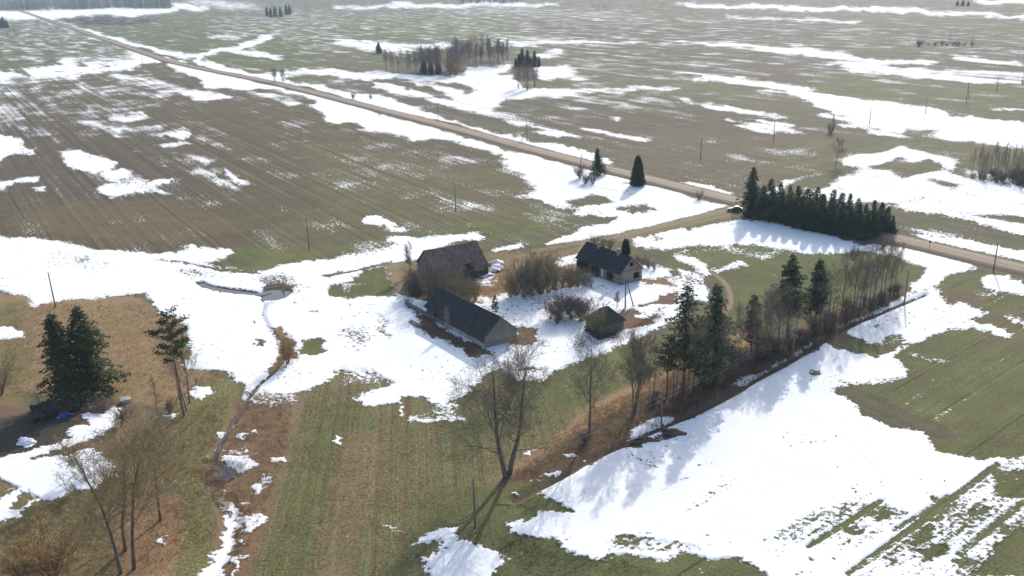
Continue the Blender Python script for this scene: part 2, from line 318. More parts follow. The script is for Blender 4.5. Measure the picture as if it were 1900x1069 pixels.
# zones of soil, dead grass and young crop: tile, outline, soil colour, share of green, furrow weights (along the road, across it, central field), softness
ZONES = [
 (0, "0 22 340 25 640 60 620 120 300 110 0 165 -300 250 -300 22", (0.125, 0.11, 0.08), .62, (.6, 0, 0), 12),
 (0, "112 35 200 31 290 37 318 42 240 47 160 49", (0.03, 0.029, 0.033), .05, (.9, 0, 0), 4),
 (0, "340 40 540 60 640 150 480 140 330 105 150 55", (0.125, 0.112, 0.075), .7, (.5, 0, 0), 10),
 (0, "540 20 950 25 1000 80 700 110 560 110 560 60", (0.125, 0.112, 0.08), .6, (.5, 0, 0), 14),
 (0, "1000 40 1500 40 2100 70 2100 240 1500 160 1050 110", SOILG, .12, (.8, 0, 0), 16),
 (0, "1540 125 1900 160 2100 190 2100 235 1900 225 1500 170", (0.125, 0.112, 0.08), .55, (.6, 0, 0), 12),
 (0, "620 140 1000 180 1300 180 1500 250 1420 340 1150 310 1000 250 820 215", SOILG, .16, (1, 0, 0), 16),
 (0, "1020 240 1500 250 1560 330 1430 345 1180 320", SOIL, .3, (1, 0, 0), 20),
 (0, "1430 270 1700 240 2100 330 2100 420 1640 400 1420 345", SOIL, .5, (.7, .3, 0), 16),
 (0, "0 170 250 122 300 112 640 195 1000 300 1100 385 900 450 600 470 450 505 300 475 0 440 -300 420 -300 230", (0.12, 0.094, 0.06), .2, (1.1, 0, 0), 12),
 (0, "-100 250 200 200 420 300 300 380 0 380 -100 380", (0.115, 0.09, 0.066), .12, (1.1, 0, 0), 40),
 (0, "80 380 300 370 460 420 330 452 150 440 0 415", (0.15, 0.108, 0.07), .22, (.8, 0, 0), 16),
 (0, "560 260 900 310 1080 385 900 450 620 475 450 505 470 430 600 380", (0.14, 0.115, 0.07), .36, (1.1, 0, 0), 30),
 (0, "380 470 450 460 600 465 800 425 1000 400 1130 390 1010 430 900 450 760 455 640 465 500 505 440 510", (0.14, 0.115, 0.065), .8, (.5, 0, 0), 12),
 # farm
 (0, "711 487 775 484 900 466 1000 462 1080 440 1300 395 1360 385 1360 402 1150 446 1110 470 1070 500 1100 540 960 560 850 570 780 550 735 545", STRAW, .12, (0, 0, 0), 9),
 (0, "860 490 960 500 950 545 860 560", (0.28, 0.155, 0.08), .02, (0, 0, 0), 10),
 (0, "745 500 860 500 850 570 760 565", (0.15, 0.095, 0.06), .05, (0, 0, 0), 10),
 (0, "1200 455 1300 440 1500 450 1700 480 1720 510 1690 540 1560 575 1380 655 1340 640 1360 560 1320 510 1250 490", (0.15, 0.12, 0.075), .85, (.3, .3, 0), 10),
 (5, "0 500 150 440 240 440 310 600 240 595 90 600 0 600 -60 600", (0.12, 0.11, 0.06), .85, (0, 0, .4), 5),
 (5, "180 690 240 700 290 780 280 850 220 820 180 760", (0.13, 0.115, 0.07), .7, (0, 0, 0), 6),
 (5, "410 700 480 680 800 890 840 910 720 930 560 820 450 770", (0.16, 0.11, 0.07), .06, (0, 0, 0), 5),
 (5, "940 760 1110 765 1080 840 960 860", (0.19, 0.125, 0.075), .05, (0, 0, 0), 5),
 (5, "1320 760 1430 840 1510 830 1700 740 1860 620 1850 560 1780 590 1640 650 1570 660", (0.17, 0.105, 0.07), .08, (0, 0, 0), 6),
 (5, "1640 510 1800 490 1840 550 1760 530 1680 535", TAN, .1, (0, 0, 0), 5),
 # centre foreground
 (0, "545 735 640 690 740 715 900 720 1110 650 1320 600 1330 690 950 880 800 1300 380 1300 440 1069 500 900", (0.185, 0.132, 0.078), .5, (0, 0, 1.6), 8),
 (0, "545 735 570 735 520 900 440 1100 400 1100 480 940", (0.17, 0.125, 0.085), .3, (0, 0, 1.2), 8),
 (0, "590 760 650 740 690 760 650 900 580 1000 560 1100 470 1100 540 900", (0.17, 0.127, 0.072), .66, (0, 0, 1.2), 20),
 (0, "640 800 720 790 690 960 640 1100 580 1100 600 980", (0.185, 0.13, 0.078), .34, (0, 0, 1.3), 16),
 (0, "700 690 960 690 1110 660 1320 600 1320 640 1150 730 940 800 840 860 800 760", (0.15, 0.12, 0.07), .72, (0, 0, .8), 14),
 (0, "770 920 900 900 1000 980 1100 1000 1250 1060 1400 1050 1500 1200 700 1200 740 1050", (0.155, 0.118, 0.068), .66, (0, 0, .6), 14),
 (0, "1100 750 1330 630 1400 600 1420 660 1180 790 1000 890 920 890", TAN, .1, (0, 0, 0), 16),
 (0, "930 895 1040 830 1100 790 1180 745 1320 670 1400 640 1560 565 1690 530 1690 555 1590 605 1470 680 1330 745 1180 830 960 925", LITTER, .06, (0, 0, 0), 10),
 # right field
 (0, "1710 520 1900 500 2200 520 2200 900 1890 850 1700 770 1520 690 1600 620", (0.145, 0.115, 0.072), .74, (0, 1, 0), 12),
 (0, "1730 545 1800 540 1830 560 1740 580", (0.16, 0.105, 0.07), .25, (0, .6, 0), 10),
 (0, "1780 590 2000 560 2200 600 2200 700 1850 640", (0.16, 0.118, 0.075), .42, (0, 1, 0), 20),
 (0, "950 900 1900 800 2300 1300 800 1300", (0.145, 0.115, 0.068), .72, (0, 1, 0), 12),
 # left foreground
 (0, "-300 537 54 547 170 552 240 547 280 566 340 600 380 690 440 715 330 760 200 740 80 730 -300 700", (0.24, 0.162, 0.09), .1, (0, 0, 0), 8),
 (0, "-300 600 40 560 60 640 40 760 -300 760", (0.2, 0.148, 0.075), .4, (0, 0, 0), 18),
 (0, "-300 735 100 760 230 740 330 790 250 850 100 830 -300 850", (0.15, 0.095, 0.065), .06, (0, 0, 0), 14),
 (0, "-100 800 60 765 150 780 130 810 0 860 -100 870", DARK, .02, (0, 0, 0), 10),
 (0, "330 740 400 690 450 715 440 770 400 840 380 890 400 960 380 1100 230 1100 300 900", (0.205, 0.155, 0.078), .55, (0, 0, 0), 14),
 (0, "-300 900 200 850 320 850 330 960 280 1060 200 1200 -300 1200", (0.18, 0.125, 0.068), .42, (0, 0, 0), 16),
 (0, "230 930 330 920 340 1000 280 1200 200 1200", (0.24, 0.145, 0.085), .1, (0, 0, 0), 16),
 (0, "450 712 500 700 552 730 540 800 510 930 440 1100 370 1100 410 940 380 870 410 800", REED, .05, (0, 0, 0), 9),
 (0, "370 850 385 845 400 900 425 925 415 940 385 920", STRAW, .1, (0, 0, 0), 5),
 (4, "1440 480 1560 470 1650 510 1600 590 1500 620 1430 570 1100 530 1120 510 1280 540", (0.12, 0.085, 0.06), .03, (0, 0, 0), 5),
 (4, "1480 780 1560 760 1670 940 1560 1000 1500 1010 1560 900", (0.2, 0.125, 0.07), .02, (0, 0, 0), 5),
 (4, "1650 835 1790 815 1790 900 1660 925", (0.13, 0.125, 0.065), .85, (0, 0, 0), 4),
]
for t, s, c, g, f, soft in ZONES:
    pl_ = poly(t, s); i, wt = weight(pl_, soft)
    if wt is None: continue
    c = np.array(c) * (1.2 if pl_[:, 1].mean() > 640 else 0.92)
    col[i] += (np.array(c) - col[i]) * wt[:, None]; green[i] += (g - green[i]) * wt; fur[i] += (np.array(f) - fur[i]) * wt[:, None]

# snow lying (3 = whole, around 0 = broken up, -3 = none): tile, value, softness, outlines
SNOW = [
 (1, 3, 5, ["0 60 330 57 600 45 760 45 950 55 955 68 700 85 540 80 380 95 250 105 50 110 0 100 -400 100 -400 60", "260 100 330 125 500 172 650 205 800 250 990 298 1000 318 920 302 700 240 500 186 350 145",
   "250 120 360 155 520 210 700 262 850 325 1000 350 1200 400 1500 470 1900 565 1900 680 1820 670 1780 620 1700 590 1760 560 1650 520 1500 490 1300 490 1120 480 1100 430 950 380 880 335 770 340 690 300 540 240 400 170 300 140",
   "-400 420 0 400 60 400 160 440 190 400 330 400 520 370 640 350 740 335 860 310 920 330 800 350 700 380 500 400 380 440 200 465 0 490 -400 500",
   "1000 308 1280 262 1450 218 1600 148 1640 138 1620 162 1460 232 1290 274 1010 320", "1080 318 1200 365 1350 398 1500 428 1600 450 1800 485 1900 508 1900 528 1800 505 1560 458 1430 432 1200 392 1100 350",
   "-300 735 50 745 105 770 125 820 60 838 200 820 205 830 50 860 0 880 -300 900", "330 840 450 830 500 860 580 870 650 900 600 935 460 945 380 920"]),
 (1, 1.7, 6, ["540 300 650 305 740 330 640 355 520 368 430 330 480 310", "330 440 430 450 520 500 580 510 490 525 420 490 340 462", "1000 495 1180 510 1260 545 1120 556 1010 522", "0 575 60 580 170 575 350 575 350 592 200 602 110 602 115 640 60 622 0 590",
   "80 655 150 690 160 720 110 685", "270 600 440 600 300 632", "560 625 690 610 790 645 700 667 620 655", "520 590 650 575 640 602 560 612", "880 740 980 715 1030 740 1000 767 900 748", "900 795 980 780 1050 790 980 807",
   "560 960 680 935 760 960 800 990 780 1020 880 988 940 988 850 1020 910 1065 830 1055 700 1060 600 1085 540 1040 620 1010", "-200 1010 0 1000 80 1000 130 980 210 968 170 1002 60 1012 0 1032", "185 1038 240 1033 245 1052 200 1055",
   "1240 938 1300 970 1420 1030 1330 1012 1260 977", "1550 557 1640 565 1600 577", "1380 100 1450 108 1560 133 1630 130 1590 146 1540 150 1400 172 1300 217 1180 202 1250 185 1380 160 1500 145 1380 115",
   "1230 278 1310 278 1540 313 1550 325 1350 302", "1430 418 1600 393 1700 378 1900 393 1900 417 1650 412 1560 422 1500 440", "960 20 1150 38 1100 60 960 52", "310 320 400 318 420 362 330 372", "120 385 330 362 480 372 330 398 180 402", "0 250 60 250 60 258 0 260", "330 265 540 262 500 282 380 290"]),
 (1, .75, 10, ["600 410 800 430 960 470 1010 478 1000 505 880 522 880 570 820 560 760 520 660 505", "1390 512 1500 518 1620 545 1540 552", "320 640 500 640 460 672 370 682", "620 713 700 698 735 715 640 742", "800 698 885 698 870 728", "1205 798 1240 798 1265 827", "1065 868 1155 888 1120 898",
   "1110 938 1180 950 1160 970 1240 990 1330 1040 1300 1057 1200 1010", "1090 750 1140 765 1130 772", "1570 185 1900 215 1900 245 1700 217", "1740 248 1900 262 1900 277", "1060 8 1200 8 1430 42 1300 36", "100 440 250 480 180 520 100 500", "330 480 500 530 420 545 330 500", "530 678 580 680 570 690 540 690", "1580 683 1655 686 1650 698 1600 695", "180 310 230 318 180 328"]),
 (1, -1.0, 14, ["0 110 330 120 560 210 800 300 600 340 0 300 -300 300", "200 420 560 430 900 470 880 560 700 640 300 690 0 730 -300 700 -200 480", "1150 90 1640 60 1900 60 1900 280 1700 300 1500 180 1250 220"]),
 (2, 3, 6, ["0 395 230 405 440 425 680 425 700 385 930 360 940 378 770 410 930 420 970 470 1000 505 900 540 860 570 800 580 700 520 760 490 600 450 380 440 200 432 0 430",
   "900 540 1000 500 1170 490 1400 495 1560 485 1840 480 1700 495 1530 510 1300 520 1500 550 1640 590 1500 580 1330 552 1120 527 1080 542 1000 554", "0 508 70 512 260 538 320 568 480 622 700 697 1000 768 1020 780 980 787 760 725 500 648 250 605 100 562 0 540",
   "1020 785 1180 793 1380 848 1400 870 1500 893 1540 925 1520 935 1400 893 1290 868 1100 818",
   "0 560 40 560 160 610 400 680 620 740 830 810 1080 870 1290 920 1380 945 1500 965 1590 990 1560 1010 1700 1025 1900 1075 1900 1100 1150 1100 1110 1050 1060 1020 980 990 1000 960 940 930 870 910 850 880 930 880 900 860 800 840 740 830 680 790 580 780 520 770 440 770 380 782 360 760 300 745 200 730 100 690 0 667"]),
 (2, 1.8, 7, ["520 470 650 510 800 570 860 580 840 605 950 640 1030 680 1170 712 1000 692 880 652 800 632 690 612 560 562 430 522 280 492 200 465 330 483 500 528 650 570 740 585 600 530", "1090 728 1200 718 1310 758 1180 747", "1070 375 1200 365 1270 353 1235 370 1280 390 1400 420 1300 432 1140 437 1090 400",
   "0 213 90 223 330 243 600 248 640 262 560 267 340 257 400 282 330 292 180 272 0 242", "390 93 560 108 700 125 500 117", "800 178 960 188 1100 203 1230 223 1500 228 1720 233 1900 226 1900 236 1500 242 1200 242 1000 217", "850 213 980 220 850 230", "860 240 1000 233 1160 233 1060 247", "1160 283 1230 278 1230 297", "1080 298 1190 302 1110 312",
   "1300 323 1500 333 1700 355 1500 352", "1310 343 1540 358 1460 364", "1600 366 1890 390 1850 400 1640 380", "1350 712 1500 737 1675 770 1500 752", "300 18 360 8 400 13 370 37", "130 863 240 893 210 907 140 882", "300 858 410 863 350 877", "0 38 660 28 1000 20 1180 24 1000 28 660 36 0 46", "440 28 900 22 700 34", "1490 648 1550 653 1530 662", "200 465 420 520 620 570 560 575 330 520 180 475", "410 452 470 460 440 468"]),
 (2, .1, 16, ["500 70 900 35 1200 62 1500 72 1680 92 1640 140 1350 135 1150 100 900 95 700 85", "1220 588 1400 608 1520 637 1300 622", "1320 455 1420 462 1400 478 1320 470", "0 455 100 465 100 505 0 500"]),
 (2, -1.2, 20, ["0 60 900 60 1700 100 1900 120 1900 240 900 220 0 200", "1180 540 1500 590 1900 640 1900 520 1500 500", "1050 560 1250 640 1100 700 850 620", "1250 280 1900 300 1900 450 1300 420"]),
 (2, -1.7, 18, ["0 950 150 760 420 800 800 850 1000 960 1100 1069 300 1300 0 1069"]),
 (3, 3, 6, ["0 228 150 232 400 248 620 262 625 255 690 258 820 285 950 298 880 304 1000 320 1200 335 1420 343 1350 353 1050 345 850 325 650 297 420 270 250 257 120 242",
   "0 392 150 418 300 430 500 453 740 490 745 500 705 506 850 528 1000 548 1200 573 1400 608 1500 638 1700 658 1900 673 2300 700 2300 880 1900 822 1800 802 1650 790 1500 770 1370 742 1430 722 1250 710 1200 722 1080 702 980 692 960 670 780 640 790 632 900 648 970 655 850 620 740 577 700 560 760 555 700 540 560 503 400 472 230 444 80 442 180 432",
   "870 880 940 860 1080 850 1240 815 1350 830 1450 860 1550 900 1560 940 1500 950 1400 885 1240 885 1150 892 1040 932 980 922 900 922", "0 20 300 33 700 43 1200 48 1500 68 1900 92 2300 110 2300 118 1900 98 1500 80 1100 58 600 52 200 40", "0 1000 150 1028 300 1069 320 1080 250 1076 100 1040 0 1016"]),
 (3, 1.8, 7, ["900 343 1100 358 1200 378 1500 393 1900 408 2200 420 2200 440 1900 428 1600 412 1880 456 1860 463 1700 457 1300 422 1100 397 930 382", "1500 313 1650 323 1900 343 1900 356 1600 337", "450 395 540 376 600 373 860 353 880 358 620 387 500 404", "880 688 1000 698 1200 738 1300 765 1150 747",
   "1040 930 1300 960 1450 940 1540 970 1700 1000 1900 1040 2200 1100 2200 1200 1500 1180 1100 1120 700 1080 800 1030 900 980", "600 1000 780 963 640 992 500 1075 470 1075 560 1030", "340 698 420 698 520 727 440 722", "370 680 500 693 690 735 560 724", "20 553 200 578 420 613 600 655 480 642 250 602", "610 838 660 828 730 850 640 854",
   "1260 258 1400 248 1460 263 1650 268 1890 278 2200 285 2200 300 1600 282 1430 287 1300 282", "1620 213 1890 223 1650 227", "1150 241 1270 248 1160 250", "270 96 540 103 980 118 960 127 500 112", "390 138 480 143 550 190 380 177", "1630 8 1900 2 2200 0 2200 18 1720 20", "1720 588 1900 606 1750 602", "260 657 330 672 300 674", "440 666 620 690 560 690", "0 110 200 123 400 148 700 153 400 167 150 142"]),
 (3, .2, 14, ["90 338 300 338 500 375 380 378 200 367", "400 478 500 478 600 522 500 527 430 512", "320 876 450 905 380 900", "600 806 655 820 620 824", "550 188 900 193 1000 207 700 203", "700 153 1200 173 1000 182", "600 213 960 222 800 226", "1060 420 1300 440 1500 465 1300 460", "700 402 790 410 740 412", "1180 530 1240 532 1220 542", "1370 380 1900 420 1900 450 1500 420"]),
 (3, -1.35, 20, ["0 100 900 130 1900 200 1900 330 900 260 0 220", "0 250 400 280 800 330 850 380 500 420 0 390", "500 820 760 820 850 900 780 960 560 960 500 900", "1300 720 1650 800 1700 860 1500 880 1250 800"]),
 (3, -2.6, 7, ["1210 955 1300 908 1430 900 1400 938 1250 975", "1050 922 1180 880 1260 880 1150 914", "1370 985 1560 1020 1500 1040 1400 1005", "1560 880 1700 850 1850 870 1900 900 1900 980 1600 960 1500 950"]),
 (3, .5, 8, ["1580 930 1650 960 1800 985 1900 1000 1900 1040 1700 1005 1560 975"]),
 (0, 3, 7, ["-300 425 0 437 20 444 101 446 152 456 185 466 236 472 293 471 330 466 357 458 397 463 418 458 438 471 391 483 370 488 404 495 472 508 498 502 539 491 606 481 640 473 660 461 707 451 724 441 782 441 832 438 879 431 899 443 832 452 800 465 900 470 1000 540 1060 520 1110 500 1200 490 1235 500 1262 540 1265 582 1230 605 1130 650 1105 658 1025 692 1015 705 960 702 930 684 880 704 879 711 860 733 839 746 832 762 792 739 751 736 745 747 704 754 675 754 664 735 707 719 731 709 690 689 640 688 600 712 552 728 520 738 478 751 455 740 445 712 431 708 424 694 380 687 345 680 350 650 345 600 337 586 303 586 297 573 280 565 270 549 236 545 168 552 108 559 61 569 54 545 0 537 -300 530"]),
 (5, -3, 6, ["240 410 430 385 800 345 1000 335 1180 322 1350 292 1390 310 1300 380 1215 420 1250 470 1350 480 1390 540 1200 560 950 602 890 590 800 640 640 640 480 610 330 590", "410 705 480 680 520 725 620 800 800 890 845 905 720 932 690 890 560 822 520 832 450 770", "955 760 1105 763 1085 830 1020 862 950 850",
   "1325 770 1430 835 1500 825 1700 740 1840 625 1850 570 1780 592 1640 650 1560 665", "1650 512 1800 490 1835 545 1760 525 1680 535", "0 545 60 502 150 450 240 440 312 570 312 602 240 592 90 592 60 607 0 585 -60 600 -60 560", "320 560 350 560 440 700 420 720"]),
 (5, -1.0, 8, ["180 690 240 695 285 780 280 845 225 820", "1000 985 1175 988 1100 1022 1000 1012", "0 985 180 998 300 1069 200 1100 0 1080"]),
 (5, .7, 8, ["0 790 200 750 130 870 40 910 0 870", "-80 540 20 520 120 530 60 560 -60 570", "740 470 860 475 840 530 750 525", "770 588 860 600 830 625 780 620", "1350 480 1420 500 1400 550 1360 530"]),
 (5, 2.2, 5, ["1210 422 1240 390 1295 368 1295 405 1225 434", "1010 42 1080 20 1100 -10 1900 -10 1900 172 1700 212 1500 255 1350 287 1200 322 1150 300 1240 260 1350 230 1480 190 1560 150 1450 150 1300 140 1320 110 1180 100", "1600 282 1900 222 1900 322 1780 332 1650 322", "855 330 1000 308 990 320 870 342", "975 795 1015 795 1010 808 980 806", "140 180 200 150 330 215 370 230 300 235 200 200", "120 185 160 190 150 200", "1620 690 1700 695 1690 715 1630 708", "1640 655 1740 640 1800 640 1720 700"]),
 (5, -2.2, 8, ["1270 70 1400 38 1510 80 1400 100 1300 102", "1550 112 1700 88 1765 112 1620 142"]),
 (5, -.6, 10, ["0 300 150 290 330 300 300 330 200 360 0 370", "560 80 880 90 860 130 600 130", "1610 300 1720 285 1740 300 1640 318"]),
 (6, 3, 6, ["-20 10 80 60 285 85 275 105 150 132 0 180 -20 185", "0 260 100 212 350 180 500 180 650 205 770 240 900 280 1000 310 1240 320 1330 340 1500 360 1720 420 1600 450 1500 470 1440 490 1430 560 1400 590 1480 650 1560 625 1640 660 1700 690 1600 720 1850 800 1820 817 1600 762 1480 772 1350 842 1240 862 1100 852 1040 852 940 790 1010 740 1130 690 1240 640 1280 570 1290 510 1350 470 1370 430 1240 390 1000 330 870 362 640 352 500 322 300 302 200 312 0 322",
   "400 1075 640 950 820 855 860 880 940 900 1040 920 1050 940 1150 900 1265 868 1180 930 1255 990 1235 1045 1000 1080", "300 1075 420 1030 560 950 700 850 755 860 640 942 500 1025 400 1075", "950 720 1060 690 1010 735 930 740", "855 775 950 735 965 750 900 785", "1045 680 1160 640 1240 620 1230 640 1130 690 1070 700", "1280 255 1380 260 1600 300 1900 345 2200 400 2200 440 1900 395 1700 360 1400 300", "1670 510 1720 480 1800 480 1900 540 2200 600 2200 640 1900 590 1700 560"]),
 (6, 1.6, 7, ["0 370 60 385 190 455 350 405 345 430 200 470 130 482 60 432", "-20 440 90 480 150 545 140 620 60 605 -20 560", "700 0 900 10 1130 40 1000 50 850 20 780 10", "1210 0 1500 40 1700 90 1900 120 2200 150 2200 250 1900 140 1600 110 1300 30", "1240 120 1300 100 1280 75 1500 100 1700 170 1900 200 2200 230 2200 280 1880 250 1700 200 1550 150 1350 135", "240 305 500 375 480 390 400 375 240 345", "1800 710 1850 725 1830 735", "1850 740 1900 745 1980 790 1900 775", "1360 560 1450 570 1440 590 1370 580", "1270 915 1360 920 1340 940 1280 935", "1360 930 1460 950 1400 962"]),
 (6, -.3, 10, ["0 320 600 330 640 370 300 370 0 360", "1640 570 1740 580 1740 600 1640 590", "1200 210 1340 230 1500 260 1340 255 1200 230", "1400 870 1520 820 1500 840"]),
 (6, -2.0, 7, ["1110 830 1190 800 1250 830 1220 860 1130 860", "700 1010 760 1000 850 1040 900 1069 780 1069", "1040 760 1080 750 1085 765"]),
 (8, 3, 7, ["1080 590 1240 510 1420 440 1500 372 1640 360 1730 322 1840 322 1900 225 2300 0 2700 -40 2730 50 2800 110 2900 190 3020 240 3210 270 3290 390 3390 400 3570 440 3750 420 3900 460 3900 1300 2360 1100 2290 1010 2190 970 2130 980 2030 980 1900 930 1990 1050 1900 1080 1780 980 1660 960 1560 940 1420 988 1300 950 1210 900 1180 852 1070 857 940 822 900 772 980 750 1010 772 1110 712 1240 722 1290 722 1270 692 1150 642",
   "490 852 540 820 630 805 640 880 690 870 760 900 830 920 890 950 890 1000 840 1100 560 1100 500 1050 490 970 580 920 570 870 430 892", "1730 200 1820 190 1900 215 1850 260 1750 310 1690 310 1600 300 1610 260"]),
 (8, 1.6, 4, ["1010 392 1090 365 1085 378 1020 402", "1050 550 1110 532 1100 545", "1120 520 1290 470 1280 488 1150 525", "1255 405 1285 402 1280 418", "1320 435 1355 435 1340 452", "985 618 1020 615 1005 635", "-10 300 20 310 10 335", "380 195 480 170 620 190 700 200 520 225 400 222", "330 140 355 135 345 190 330 190"]),
 (8, -.2, 10, ["440 130 600 120 700 190 640 215 480 215 380 210", "1440 870 1560 830 1900 880 2050 930 1900 960 1560 930", "900 960 1000 930 960 990", "280 790 315 785 310 820"]),
 (9, .75, 10, ["900 1060 1430 690 1740 450 1900 400 2300 400 2300 1400 900 1400", "500 850 690 710 1100 670 1250 730 1000 900 800 890 620 880"]),
 (9, -2.2, 6, ["1740 500 1820 480 1900 500 2000 500 2000 650 1850 640 1750 620", "1330 940 1390 890 1480 920 1400 980", "1060 740 1140 695 1190 740 1100 770", "890 800 950 760 970 775 910 812", "930 810 1010 800 1000 840 940 835", "1140 970 1190 965 1180 1010 1140 1010", "1270 890 1360 810 1420 810 1300 910", "1600 740 1660 690 1710 700 1640 745", "1380 625 1440 625 1450 665 1400 660", "1700 960 1900 800 2000 850 2000 1069 1650 1069", "1500 980 1600 950 1630 1000 1540 1030", "1740 790 1800 800 1790 840 1740 830", "0 930 160 980 280 970 430 1040 490 1075 100 1100 0 1060 -100 1000"]),
 (7, 3, 6, ["440 182 480 160 560 172 630 140 670 145 650 200 600 250 560 300 330 360 250 400 100 452 0 465 -300 520 -300 450 0 420 200 370 370 310 380 260 480 222", "-300 480 0 465 260 420 400 385 520 370 620 420 665 470 560 572 400 602 300 642 220 642 80 742 0 772 -300 850 -300 760 0 640 60 612 110 570 0 540 -300 560",
   "1220 600 1240 640 1290 650 1320 760 1280 840 1310 890 1260 940 1220 1100 1060 1100 1150 990 1200 910 1240 800 1250 720 1220 680"]),
 (7, 2, 5, ["1250 410 1330 400 1425 450 1400 482 1320 492 1250 442", "1360 582 1450 560 1455 590 1400 622", "1340 742 1440 727 1445 760 1380 832 1330 832", "1310 870 1372 858 1350 902", "1260 970 1352 958 1330 1000 1300 1080 1290 1080 1300 1010", "1040 60 1080 25 1145 28 1145 62 1090 107", "930 185 968 182 945 202", "310 192 360 188 365 200 320 202", "890 885 915 855 920 870 902 895", "118 305 175 308 195 345 140 362", "1205 285 1240 255 1290 215 1300 225 1245 275 1215 305", "1480 420 1545 408 1550 432 1490 440", "1285 298 1340 290 1320 310", "1360 270 1395 268 1380 280", "1845 320 1890 315 1870 345"]),
 (7, .1, 7, ["1350 60 1640 60 1660 100 1560 150 1400 120", "1240 370 1330 370 1360 350 1430 390 1400 410 1260 395", "1420 480 1540 520 1500 570 1430 590", "1770 170 1800 122 1805 140", "1330 650 1400 650 1390 700 1340 720"]),
 (7, -2.4, 6, ["100 602 160 588 205 640 110 705 50 700", "-100 545 30 540 50 585 0 590 -100 600", "340 392 430 355 480 360 420 395 350 415", "110 430 260 398 380 365 470 350 300 395 180 432", "440 240 480 222 490 250"]),
 (4, 2, 5, ["-200 760 0 770 60 758 122 800 100 822 0 832 -200 850"]),
 (4, .55, 9, ["1440 490 1560 468 1655 505 1640 540 1560 512 1460 540"]),
 (5, 1.1, 10, ["900 605 1100 570 1250 575 1400 545 1500 565 1560 640 1400 700 1250 740 1100 735 950 740 840 660"]),
 (4, .9, 12, ["200 340 420 370 800 410 820 450 560 470 260 420", "840 470 980 440 1300 480 1440 520 1420 560 1200 500"]),
 (4, -2.4, 5, ["1100 515 1140 525 1290 545 1430 575 1460 545 1540 520 1610 535 1600 570 1520 608 1450 590 1420 585 1290 585 1140 540", "1785 480 1900 455 1900 465 1800 505", "1490 770 1560 760 1640 880 1665 940 1580 950 1520 1000 1500 1000 1560 900", "1655 838 1785 818 1792 900 1665 922", "840 392 900 395 1200 430 1400 470 1440 480 1300 470 1000 415", "1800 555 1900 520 1900 590 1830 600", "1720 680 1765 672 1740 690", "1590 635 1650 610 1620 640", "1400 725 1412 725 1408 745", "1420 840 1460 830 1465 870 1430 870", "430 400 460 398 450 410"]),
]
for t, val, soft, pls in SNOW:
    for s in pls:
        i, wt = weight(poly(t, s), soft * (2.1 if abs(val) > 2.5 or abs(val) < 1.3 else 1.5), .12 if val > 2.5 else .35 if val > .4 else 0.0)
        if wt is None: continue
        snow[i] += (val - snow[i]) * wt

# courses that melt or wash the snow off: road, farm track, ditches, stream
ROAD = [at(-60, -1), at(20, 16), at(90, 38), at(250, 92.5), at(330, 118), at(500, 153), at(650, 190), at(850, 241), at(1000, 282), at(1200, 333), at(1370, 375), at(1690, 451), at(1900, 501), at(2300, 590)]
def smooth_line(pts, n=8):
    out = []
    for i in range(len(pts) - 1):
        p0, p1, p2, p3 = pts[max(i - 1, 0)], pts[i], pts[i + 1], pts[min(i + 2, len(pts) - 1)]
        for k in range(n):
            t = k / n
            out.append(0.5 * ((2 * p1) + (p2 - p0) * t + (2 * p0 - 5 * p1 + 4 * p2 - p3) * t * t + (3 * p1 - p0 - 3 * p2 + p3) * t ** 3))
    return out + [pts[-1]]
ROAD = smooth_line(ROAD, 4)
TRACK = smooth_line([at(1372, 384), at(1330, 395), at(1270, 410), at(1200, 427), at(1135, 441), at(1034, 459), at(985, 466)], 5)
STREAM = smooth_line([at(372, 525), at(388, 532), at(432, 540), at(480, 545), at(498, 540)], 4)
BROOK = smooth_line([at(486, 552), at(489, 570), at(488, 588), at(500, 612), at(520, 638), at(524, 660), at(516, 680), at(496, 700), at(478, 715), at(462, 735), at(443, 765), at(420, 800), at(400, 835), at(392, 862)], 5)
BROOK2 = smooth_line([at(415, 925), at(425, 945), at(432, 975), at(420, 1010), at(400, 1050), at(380, 1090)], 4)
DITCH = smooth_line([at(955, 928), at(1040, 885), at(1100, 850), at(1200, 805), at(1330, 747), at(1400, 706), at(1470, 668), at(1560, 612), at(1640, 578), at(1718, 546)], 5)
def wash(line, w0, w1, c=None, g=0.05, val=-3.0, dip=0.0):
    d = seg_dist(line); t = np.clip((w1 - d) / (w1 - w0), 0, 1)
    snow[:] += (val - snow) * t
    if c is not None:
        col[:] += (np.array(c) - col) * t[:, None]; green[:] += (g - green) * t; fur[:] *= (1 - t)[:, None]
    return d
GZ = np.zeros(N)
d = wash(ROAD, 4.0, 6.2, (0.155, 0.115, 0.08), 0.15)
d = wash(TRACK, 1.4, 3.0, (0.17, 0.135, 0.08), 0.4)
d = wash(STREAM, 0.4, 1.4, (0.09, 0.065, 0.05)); GZ -= 0.34 * np.clip((1.5 - d) / 1.2, 0, 1)
d = wash(BROOK[:22], 0.1, 0.7, (0.16, 0.11, 0.075), val=.45); GZ -= 0.3 * np.clip((0.9 - d) / 0.8, 0, 1)
d = wash(BROOK[21:], 0.1, 0.6, (0.14, 0.10, 0.07), val=-.8); GZ -= 0.5 * np.clip((0.9 - d) / 0.8, 0, 1)
d = seg_dist(BROOK2); GZ -= 0.4 * np.clip((1.8 - d) / 1.2, 0, 1)
d = wash(DITCH, 0.25, .8, (0.12, 0.082, 0.056)); GZ -= 0.4 * np.clip((1.2 - d) / 1.0, 0, 1)
# wheel lines cutting through the right-hand snow
for a, b, wd in (((1575, 1066), (1852, 862), .32), ((1660, 985), (1760, 920), .2), ((1500, 1015), (1635, 930), .22), ((1780, 1030), (1900, 930), .25)):
    wash([at(*a), at(*b)], wd, wd + .35, val=-2.2)
